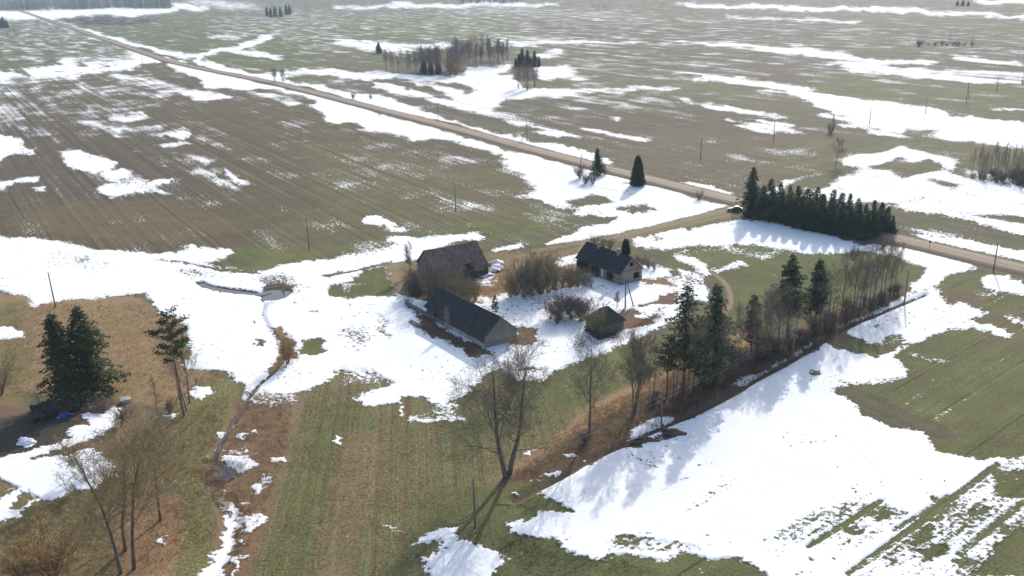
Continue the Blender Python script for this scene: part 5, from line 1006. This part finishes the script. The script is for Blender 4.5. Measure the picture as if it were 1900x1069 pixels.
grove([(1795, 312), (1850, 300), (1905, 305), (1905, 345), (1850, 340), (1800, 330)], 62, ('slim', 'slim2', 'slim2'), (6, 8.5), 'bare_tree', "young bare tree in the thicket at the right picture edge", 'tree', "young trees at the right edge", (.6, .8))
grove([(1795, 322), (1905, 330), (1905, 346), (1850, 342), (1800, 334)], 26, ('bush1', 'bush2'), (2.5, 4.5), 'bare_bush', "low bush in the thicket at the right picture edge", 'bush', "low bushes at the right edge", (1.0, 1.4))
T_('slim2', 1890, 343, 268, 'bare_tree', "tallest bare tree of the thicket at the right picture edge", rz=0, wide=.9)
grove([(1230, 14), (1170, 14), (1170, 18), (1230, 18)], 4, ('fartree',), (8, 12), 'bare_tree', "tiny far tree right of the top centre clump", 'tree', "tiny far trees at the top")

# --- the distant woods: each reads as one mass
def wood(name, strips, per, label, seed, fs=(13, 19), conif=.4):
    rng = random.Random(seed); mb = MB(); mc = MB()
    for (x0, y0, x1, y1), n, deep in strips:
        for i in range(n):
            t = rng.random(); p = at(x0 + (x1 - x0) * t, y0 + (y1 - y0) * t); dpt = rng.random() ** 1.5 * deep; dr = Vector((p.x, p.y, 0)).normalized(); p = p + dr * dpt
            h = rng.uniform(*fs); ev = rng.random() < conif; mm = mc if ev else mb
            mm.tube([p, p + Vector((0, 0, h * .55)), p + Vector((0, 0, h))], [.3, .2, .05], 3)
            for j in range(26 if ev else 34):
                f = rng.random() if ev else rng.uniform(.3, 1.02); rr = (2.9 * (1 - f) + .3 if ev else 2.4 * math.sin(math.pi * min(1, .25 + .75 * f))) * rng.uniform(.6, 1.1); az = rng.uniform(0, PI2)
                a_ = p + Vector((0, 0, h * f)); e_ = a_ + Vector((math.cos(az) * rr, math.sin(az) * rr, (-.4 if ev else .9) * rr)); wv_ = Vector((-math.sin(az), math.cos(az), .3)) * (.6 if ev else .16) * rng.uniform(.5, 1.2)
                mm.add([a_, a_.lerp(e_, .5) + wv_, e_, a_.lerp(e_, .5) - wv_], [(0, 1, 2, 3)])
    o = empty(name, at(strips[0][0][0], strips[0][0][1]), 0, label, 'forest'); tag(o, kind='stuff')
    a = mb.build('bare_trees', M['bark'], None); b = mc.build('evergreens', M['needle_row'], None)
    for k_ in (a, b):
        k_.parent = o; k_.matrix_parent_inverse = Matrix.Translation(-o.location); tag(k_, kind='stuff')
wood('forest', [((-160, 24, 0, 19), 190, 160), ((0, 19, 120, 17), 330, 180), ((120, 17, 235, 15), 330, 180), ((235, 15, 318, 17), 260, 180)], 0, "bluish mixed forest along the top left horizon", 91, (22, 31), .55)
wood('forest', [((852, 7, 962, 7), 110, 120)], 0, "low dark strip of trees along the top centre horizon", 92, (9, 13), .5)

# ---------------------------------------------------------------- poles and wires
def pole(x, yb, yt, label, name='utility_pole', arm=True, brace=None, twin=None, r=.14, h=None, group=None, lean=(0, 0), iz=2):
    h = h or tall(x, yb, yt); p = at(x, yb); o = empty(name, p, 0, label, 'utility pole', group)
    b = MB(); b.tube([(0, 0, -.4), (lean[0] * .5, lean[1] * .5, h * .5), (lean[0], lean[1], h)], [r * 1.15, r, r * .72], 8); b.build('post', M['pole'], o)
    for k, sgn in enumerate((-1, 1)[:iz]):
        z = h - .18 - .42 * k; b = MB(); b.tube([(lean[0] + sgn * .1, lean[1], z - .05), (lean[0] + sgn * .3, lean[1], z), (lean[0] + sgn * .3, lean[1], z + .12)], [.015] * 3, 4); hk = b.build('hook', M['wire'], o)
        b = MB(); b.tube([(lean[0] + sgn * .3, lean[1], z + .1), (lean[0] + sgn * .3, lean[1], z + .16), (lean[0] + sgn * .3, lean[1], z + .26)], [.05, .07, .03], 8); b.build('insulator', M['porcelain'], hk)
    if brace:
        e = at(*brace) - p; b = MB(); b.tube([(e.x, e.y, -.3), (e.x * .06 + lean[0], e.y * .06 + lean[1], h * .93)], [r * .95, r * .7], 7); b.build('brace', M['pole'], o)
    return o, Vector((p.x + lean[0], p.y + lean[1], h))
W0 = pole(882, 978, 889, "dark wooden pole standing before the forked oak in the foreground")[1]
W1 = pole(1227, 797, 735, "pale wooden pole by the dark earth heap at the ditch")[1]
W2 = pole(1470, 665, 609, "braced wooden pole beneath the broad boundary spruce", brace=(1449, 653))[1]
W3 = pole(1678, 562, 501, "wooden pole in the snow at the right end of the boundary row")[1]
pole(1843, 504, 451, "tall dark pole right beside the gravel road at the right")
pole(846, 392, 341, "dark pole alone in the middle of the ploughed field")
pole(574, 464, 404, "pole at the near edge of the ploughed field, casting a shadow on grass")
pole(103, 570, 506, "leaning dark pole in the snow above the left spruces")
W4 = pole(1160, 573, 515, "pole with a slanting brace in the yard beside the plank shed", brace=(1176, 568))[1]
pole(1076, 329, 287, "slanting roadside pole left of the loose small spruce", lean=(.5, 0))
pole(1103, 337, 299, "braced roadside pole among bushes near the loose small spruce", brace=(1088, 340))
pole(813, 221, 192, "thin pale pole across the road in the middle distance")
pole(978, 262, 229, "braced pole at the far edge of the road left of the spruces", brace=(967, 263))
pole(1300, 297, 256, "pole in the brown field behind the cone-shaped spruce")
pole(1435, 265, 227, "pole in the brown field left of the far twin pole")
pole(1545, 244, 212, "twin-legged far pole with a bush at its foot", brace=(1537, 244))
pole(1613, 231, 201, "far pole in the broad snow strip at the right")
pole(1717, 211, 181, "far pole at the upper edge of the broad snow strip")
pole(1792, 193, 155, "twin-legged far pole with brown earth at its foot", brace=(1798, 183))
pole(1849, 170, 142, "far pole near the right picture edge, left one of two"); pole(1896, 157, 135, "far pole at the right picture edge, right one of two")
pole(265, 118, 99, "thin far pole in the snow where the left snow strip meets the road"); pole(350, 126, 106, "thin far pole beside the distant road")
def wire(pts, off, label, sag=.5, r=.022):
    b = MB()
    for a, c in zip(pts[:-1], pts[1:]):
        ln = []
        for i in range(13):
            t = i / 12; p = a.lerp(c, t); p = p + Vector((off[0], off[1], off[2] - sag * 4 * t * (1 - t))); ln.append(p)
        b.tube(ln, [r] * 13, 4, False)
    tag(b.build('power_line', M['wire']), label, 'wire')
wire([W0, W1, W2, W3], (-.3, 0, -.02), "upper of the two pale wires strung along the boundary row")
wire([W0, W1, W2, W3], (.3, 0, -.45), "lower of the two pale wires strung along the boundary row")
wire([W4, W2], (-.3, 0, -.1), "wire strung from the yard pole towards the boundary row")
# marker by the road
o = empty('road_marker', at(1724, 463), 0, "short grey post with a small dark plate at the road's near edge", 'road sign')
b = MB(); b.tube([(0, 0, -.2), (0, 0, 2.0)], [.05, .045], 6); b.build('post', M['pole'], o)
b = MB(); b.box((0, -.07, 1.95), (.5, .04, .5)); b.build('plate', M['void'], o)

# ---------------------------------------------------------------- the yard under the left spruces
def tyre_mesh(R0=.62, r=.2, wdt=.4):
    b = MB(); n = 26; prof = [(R0 - .02, -wdt * .5), (R0 + .0, -wdt * .32), (R0 + .03, 0), (R0, wdt * .32), (R0 - .02, wdt * .5), (R0 - .14, wdt * .56), (R0 - .30, wdt * .42), (R0 - .30, -wdt * .42), (R0 - .14, -wdt * .56)]
    k = len(prof); vs = []
    for i in range(n):
        t = PI2 * i / n; tread = .018 if i % 2 else -.012
        for j, (q_, y) in enumerate(prof):
            q2 = q_ + (tread if j in (0, 1, 2, 3, 4) else 0); vs.append((q2 * math.cos(t), y, q2 * math.sin(t)))
    fs_ = [(i * k + j, i * k + (j + 1) % k, ((i + 1) % n) * k + (j + 1) % k, ((i + 1) % n) * k + j) for i in range(n) for j in range(k)]
    b.add(vs, fs_); return b.mesh('tyre', M['rubber'], True)
tm = tyre_mesh(); rg = random.Random(12)
def tyre(p, rot, s, label, group):
    o = bpy.data.objects.new('tyre', tm); COL.objects.link(o); o.location = p; o.rotation_euler = rot; o.scale = (s, s, s); tag(o, label, 'tyre', group)
pa, pb = at(64, 783), at(108, 768); dr = (pb - pa); yaw = math.atan2(dr.y, dr.x)
nrm = Vector((-dr.y, dr.x, 0)).normalized()
for row in range(3):
    n = 9 - row
    for i in range(n):
        s = rg.uniform(.9, 1.18); p = pa.lerp(pb, (i + .5 * row + rg.uniform(-.1, .1)) / 8.4) + nrm * (.55 * row) ; p.z = .62 * s + .62 * row
        tyre(p, (rg.uniform(-.18, .1), rg.uniform(0, 6), yaw + 1.57 + rg.uniform(-.15, .15)), s, "big worn tyre stacked on edge in the left heap under the spruces", "tyres of the left heap")
pa2, pb2 = at(132, 765), at(176, 752); dr = pb2 - pa2; yaw2 = math.atan2(dr.y, dr.x); nrm = Vector((-dr.y, dr.x, 0)).normalized()
for row in range(3):
    for i in range(9 - row):
        s = rg.uniform(.8, 1.05); p = pa2.lerp(pb2, (i + .5 * row + rg.uniform(-.15, .15)) / 8.4) + nrm * (.5 * row + rg.uniform(-.1, .1)); p.z = .6 * s + .55 * row
        tyre(p, (rg.uniform(-.5, .4), rg.uniform(0, 6), yaw2 + 1.57 + rg.uniform(-.5, .5)), s, "dark tyre tumbled in the right heap behind the blue tarp", "tyres of the right heap")
# crumpled tarp
def lump(name, c, sx, sy, sz, mat, label, cat, seed, group=None, rough=.35):
    rng = np.random.RandomState(seed); n, m_ = 22, 12; vs = []; fs_ = []
    for j in range(m_ + 1):
        for i in range(n):
            t = PI2 * i / n; f = (math.pi / 2) * j / m_; k = 1 + rough * float(vnoise(np.array([2.2 * math.cos(t) + 5]), np.array([2.2 * math.sin(t) + f * 2 + seed]), seed, 3)[0])
            vs.append((sx * math.cos(t) * math.cos(f) * k, sy * math.sin(t) * math.cos(f) * k, sz * math.sin(f) * (1 + .3 * (k - 1)) - .08))
    for j in range(m_):
        for i in range(n): fs_.append((j * n + i, j * n + (i + 1) % n, (j + 1) * n + (i + 1) % n, (j + 1) * n + i))
    b = MB(); b.add(vs, fs_); o = b.build(name, mat, None, True); o.location = c; return tag(o, label, cat, group)
lump('tarp', at(123, 774), .95, .7, .95, M['tarp'], "crumpled bright blue tarp between the two tyre heaps", 'tarp', 3, rough=.8)
for i, (x0, y0, x1, y1, r, l) in enumerate(((181, 725, 213, 740, .24, "thick pale peeled log lying right of the spruces, front one"), (193, 722, 214, 731, .18, "thinner pale log lying behind the thick one"), (184, 741, 199, 749, .13, "short pale pole on the branch pile"))):
    a_, c = at(x0, y0), at(x1, y1); b = MB(); a_.z, c.z = .9 + .3 * (i == 2), .35 + r; d = c - a_
    b.tube([a_, a_ + d * .5 + Vector((0, 0, .03)), c], [r, r * .93, r * .85], 10); tag(b.build('log', M['log']), l, 'log')
b = MB(); rg = random.Random(6)
for i in range(170):
    p = at(rg.uniform(160, 206), rg.uniform(750, 766)); p.z = rg.uniform(.1, 1.3); d = Vector((rg.gauss(0, 1), rg.gauss(0, 1), rg.gauss(0, .35))).normalized() * rg.uniform(.8, 2.0); r = rg.uniform(.015, .05)
    b.tube([p - d, p + Vector((0, 0, rg.uniform(-.1, .1))), p + d], [r, r, r * .5], 4)
tag(b.build('branch_pile', M['twig']), "tangled pile of cut branches right of the tyre heaps", 'branch pile')
a_ = at(234, 746); o = empty('sheet_crate', a_, .5, "pale grey boarded crate lying in the grass right of the logs", 'crate')
b = MB(); b.box((0, 0, .32), (1.5, 1.1, .6), 0, .9); b.build('side_boards', M['limewash'], o); b = MB(); b.slab([(-.85, -.65, .64), (.85, -.65, .58), (.85, .65, .72), (-.85, .65, .76)], (0, 0, 1), .06); b.build('lid', M['limewash'], o)
lump('snow_heap', at(50, 822), 1.5, .9, .75, M['snow_pile'], "dirty snow heap at the edge of the dark mulch, far left", 'snow heap', 8)
# grey planks stacked by the barn's far corner
b = MB(); a_ = at(770, 603); rg = random.Random(2)
for i in range(9):
    d = Vector((-.55, .83, 0)); nrm = Vector((.83, .55, 0)); p = a_ + nrm * (i % 3 - 1) * .32 + Vector((0, 0, .12 + .13 * (i // 3))) + d * rg.uniform(-.3, .3)
    b.box(p, (rg.uniform(3.2, 4.4), .26, .09), math.atan2(d.y, d.x) + rg.uniform(-.06, .06))
tag(b.build('plank_stack', M['greywood']), "stack of grey planks in the snow left of the long barn", 'plank stack')
# snow slid off the old barn's roof
for i, (x, y, sx, sz) in enumerate(((921, 490, 1.6, 1.25), (922, 497, 1.8, 1.0), (914, 502, 1.7, .9), (892, 509, 1.5, .85), (902, 510, 1.7, .6))):
    lump('snow_heap', at(x, y + 1), sx, sx * .8, sz, M['snow_pile'], "rounded white snow heap along the old barn's right end", 'snow heap', 20 + i, "snow heaps by the old barn", .55)
M['earth'] = mottled('dug_earth', (0.06, 0.043, 0.032), (0.15, 0.10, 0.07), 1.6)
lump('earth_heap', at(1244, 805), 2.3, 1.2, .7, M['earth'], "dark earth heap beside the pale pole at the ditch", 'earth heap', 31, rough=.5)
lump('earth_heap', at(1192, 818), 2.6, 1.1, .55, M['earth'], "flatter dark earth heap left of the pale pole, near the pale board", 'earth heap', 33, rough=.5)
b = MB(); a_, c = at(1162, 820, .45), at(1184, 810, .75); d = c - a_; b.box((a_ + c) / 2, (d.length, .28, .07), math.atan2(d.y, d.x)); tag(b.build('board', M['log']), "single pale board lying on the flatter earth heap", 'board')

# ---------------------------------------------------------------- the car under the spruce
p = at(1364, 391.5); o = empty('parked_car', p, rad(-12), "dark car half hidden under the tallest road spruce", 'car')
cq = NB('car_paint'); cq.color((0.03, 0.033, 0.045)); cq.b.inputs["Roughness"].default_value = .4; cq.b.inputs["Specular IOR Level"].default_value = .5; M['paint'] = cq.m
gq = NB('car_glass'); gq.color((0.03, 0.035, 0.04)); gq.b.inputs["Roughness"].default_value = .3; gq.b.inputs["Specular IOR Level"].default_value = .6; M['glass'] = gq.m
def loft(secs):
    b = MB(); k = len(secs[0]); vs = [v for s in secs for v in s]
    fs_ = [(i * k + j, i * k + (j + 1) % k, (i + 1) * k + (j + 1) % k, (i + 1) * k + j) for i in range(len(secs) - 1) for j in range(k)]
    b.add(vs, fs_ + [tuple(range(k))[::-1], tuple(range((len(secs) - 1) * k, len(secs) * k))]); return b
sec = lambda x, w_, z0, z1: [(x, -w_, z0), (x, -w_ * 1.03, (z0 + z1) / 2), (x, -w_ * .9, z1), (x, w_ * .9, z1), (x, w_ * 1.03, (z0 + z1) / 2), (x, w_, z0)]
body = loft([sec(-2.2, .72, .4, .66), sec(-2.1, .82, .25, .78), sec(-1.2, .87, .22, .92), sec(-.7, .88, .22, .98), sec(1.3, .88, .22, 1.0), sec(1.95, .84, .25, .98), sec(2.15, .76, .4, .8)]).build('body', M['paint'], o)
loft([sec(-.9, .78, .95, .99), sec(-.1, .70, .97, 1.42), sec(1.0, .68, .97, 1.45), sec(1.8, .72, .95, 1.0)]).build('cabin_glass', M['glass'], o)
b = MB(); b.slab([(-.1, -.62, 1.425), (1.0, -.61, 1.455), (1.0, .61, 1.455), (-.1, .62, 1.425)], (0, 0, 1), .03); b.build('car_roof', M['paint'], o)
for x, y in ((-1.35, -.8), (1.3, -.8), (-1.35, .8), (1.3, .8)):
    b = MB(); b.tube([(x, y - .1, .32), (x, y + .1, .32)], [.32, .32], 18); wh = b.build('wheel', M['rubber'], o)
    b = MB(); b.tube([(x, y - .115, .32), (x, y + .115, .32)], [.19, .19], 12); b.build('rim', M['porcelain'], wh)
for y in (-.55, .55):
    b = MB(); b.box((-2.13, y, .66), (.12, .34, .14)); b.build('headlight', M['porcelain'], o)

# ---------------------------------------------------------------- dead grass, reeds and litter that nobody could count
def tufts(name, areas, mat, label, cat, seed, hgt=(.25, .6), wdt=.05, sp_=.35, feather=2.5):
    rng = np.random.RandomState(seed); V = []; 
    for pl, n in areas:
        pl = np.array(pl, float); g = np.array([list(at(a, b))[:2] for a, b in pl]); lo, hi = g.min(0), g.max(0); got = 0
        while got < n:
            c = rng.uniform(lo, hi, (n * 2, 2)); keep = sdf(g, c[:, 0], c[:, 1], 1.0) > rng.rand(len(c)) ** 2 * feather; c = c[keep][:n - got]; got += len(c)
            if len(c) == 0: continue
            for k in range(6):
                az = rng.uniform(0, PI2, len(c)); hh = rng.uniform(hgt[0], hgt[1], len(c)); ou = rng.uniform(.1, sp_ * 2, len(c)) * hh / hgt[1]
                o2 = rng.normal(0, .12, (len(c), 2)); bx, by = c[:, 0] + o2[:, 0], c[:, 1] + o2[:, 1]; dx, dy = np.cos(az), np.sin(az); wx, wy = -dy * wdt, dx * wdt
                V.append(np.stack([np.stack([bx + wx, by + wy, np.full(len(c), -.05)], 1), np.stack([bx - wx, by - wy, np.full(len(c), -.05)], 1), np.stack([bx + dx * ou, by + dy * ou, hh], 1)], 1))
    V = np.concatenate(V).reshape(-1, 3).astype(np.float32); nt_ = len(V) // 3
    me_ = bpy.data.meshes.new(name); me_.vertices.add(len(V)); me_.vertices.foreach_set("co", V.ravel()); me_.loops.add(len(V)); me_.loops.foreach_set("vertex_index", np.arange(len(V), dtype=np.int32))
    me_.polygons.add(nt_); me_.polygons.foreach_set("loop_start", (np.arange(nt_) * 3).astype(np.int32)); me_.polygons.foreach_set("loop_total", np.full(nt_, 3, np.int32)); me_.update(calc_edges=True); me_.materials.append(mat)
    o = bpy.data.objects.new(name, me_); COL.objects.link(o); return tag(o, label, cat, kind='stuff')
tufts('dry_grass', [([(0, 560), (280, 560), (340, 600), (420, 700), (330, 760), (200, 735), (0, 740)], 7000), ([(930, 890), (1100, 760), (1330, 650), (1400, 640), (1420, 660), (1180, 800), (1000, 895)], 7000), ([(740, 490), (910, 462), (1080, 445), (1060, 520), (900, 550), (760, 555)], 6000), ([(300, 780), (430, 730), (400, 860), (400, 1000), (280, 1069), (0, 1069), (0, 960), (250, 870)], 6000), ([(1330, 780 - 140), (1360, 640), (1200, 600), (1180, 620)], 10)],
      M['grass_dry'], "matted dead tan grass on the rough ground round farm and trees", 'grass', 5, (.12, .34), .022)
tufts('reeds', [([(450, 715), (548, 735), (535, 830), (490, 960), (440, 1069), (425, 1069), (440, 930), (410, 860), (425, 790)], 2000), ([(372, 845), (400, 850), (440, 930), (420, 950), (385, 920)], 500), ([(478, 520), (500, 512), (550, 515), (545, 535), (500, 530)], 160), ([(512, 650), (528, 625), (552, 640), (556, 670), (530, 690), (508, 690)], 450)],
      M['reed'], "brown reeds and dead sedge along the ditch and the pond", 'reeds', 6, (.15, .55), .022, .28, .8)
tufts('undergrowth', [([(1180, 790), (1330, 690), (1560, 572), (1680, 540), (1680, 553), (1480, 672), (1330, 742), (1200, 808)], 4200), ([(1330, 780), (1100, 620), (1180, 590), (1240, 570), (1200, 640)], 5), ([(1065, 615), (1110, 622), (1160, 612), (1230, 575), (1240, 590), (1150, 640), (1100, 640)], 700), ([(770, 610), (800, 605), (885, 650), (880, 662), (830, 640)], 250)],
      M['litter'], "dark brown brambles and leaf litter under the boundary row", 'undergrowth', 7, (.2, .75), .02, .4)

M['crop'] = mottled('young_crop', (0.075, 0.11, 0.03), (0.16, 0.175, 0.07), 0.6, world=True); translucent(M['crop'], .4)
tufts('winter_crop', [([(555, 740), (640, 705), (700, 760), (860, 770), (940, 700), (1100, 660), (1180, 700), (1000, 830), (900, 900), (860, 960), (770, 950), (780, 1069), (480, 1069), (520, 900)], 6000), ([(930, 1000), (1100, 1010), (1250, 1069), (960, 1069)], 900)],
      M['crop'], "short young green crop sprouting in the fields", 'crop', 9, (.07, .2), .022, .3)
# ---------------------------------------------------------------- air
hz = bpy.data.materials.new('haze'); hz.use_nodes = True; t_ = hz.node_tree
for n_ in list(t_.nodes):
    if n_.type != 'OUTPUT_MATERIAL': t_.nodes.remove(n_)
out = [n_ for n_ in t_.nodes if n_.type == 'OUTPUT_MATERIAL'][0]
vol = t_.nodes.new('ShaderNodeVolumePrincipled'); vol.inputs['Color'].default_value = (0.62, 0.79, 1.0, 1); vol.inputs['Density'].default_value = 0.00011; vol.inputs['Anisotropy'].default_value = 0.0
t_.links.new(vol.outputs[0], out.inputs['Volume'])
b = MB(); b.box((0, 0, 36), (19000, 19000, 76)); tag(b.build('haze', hz), kind='stuff')
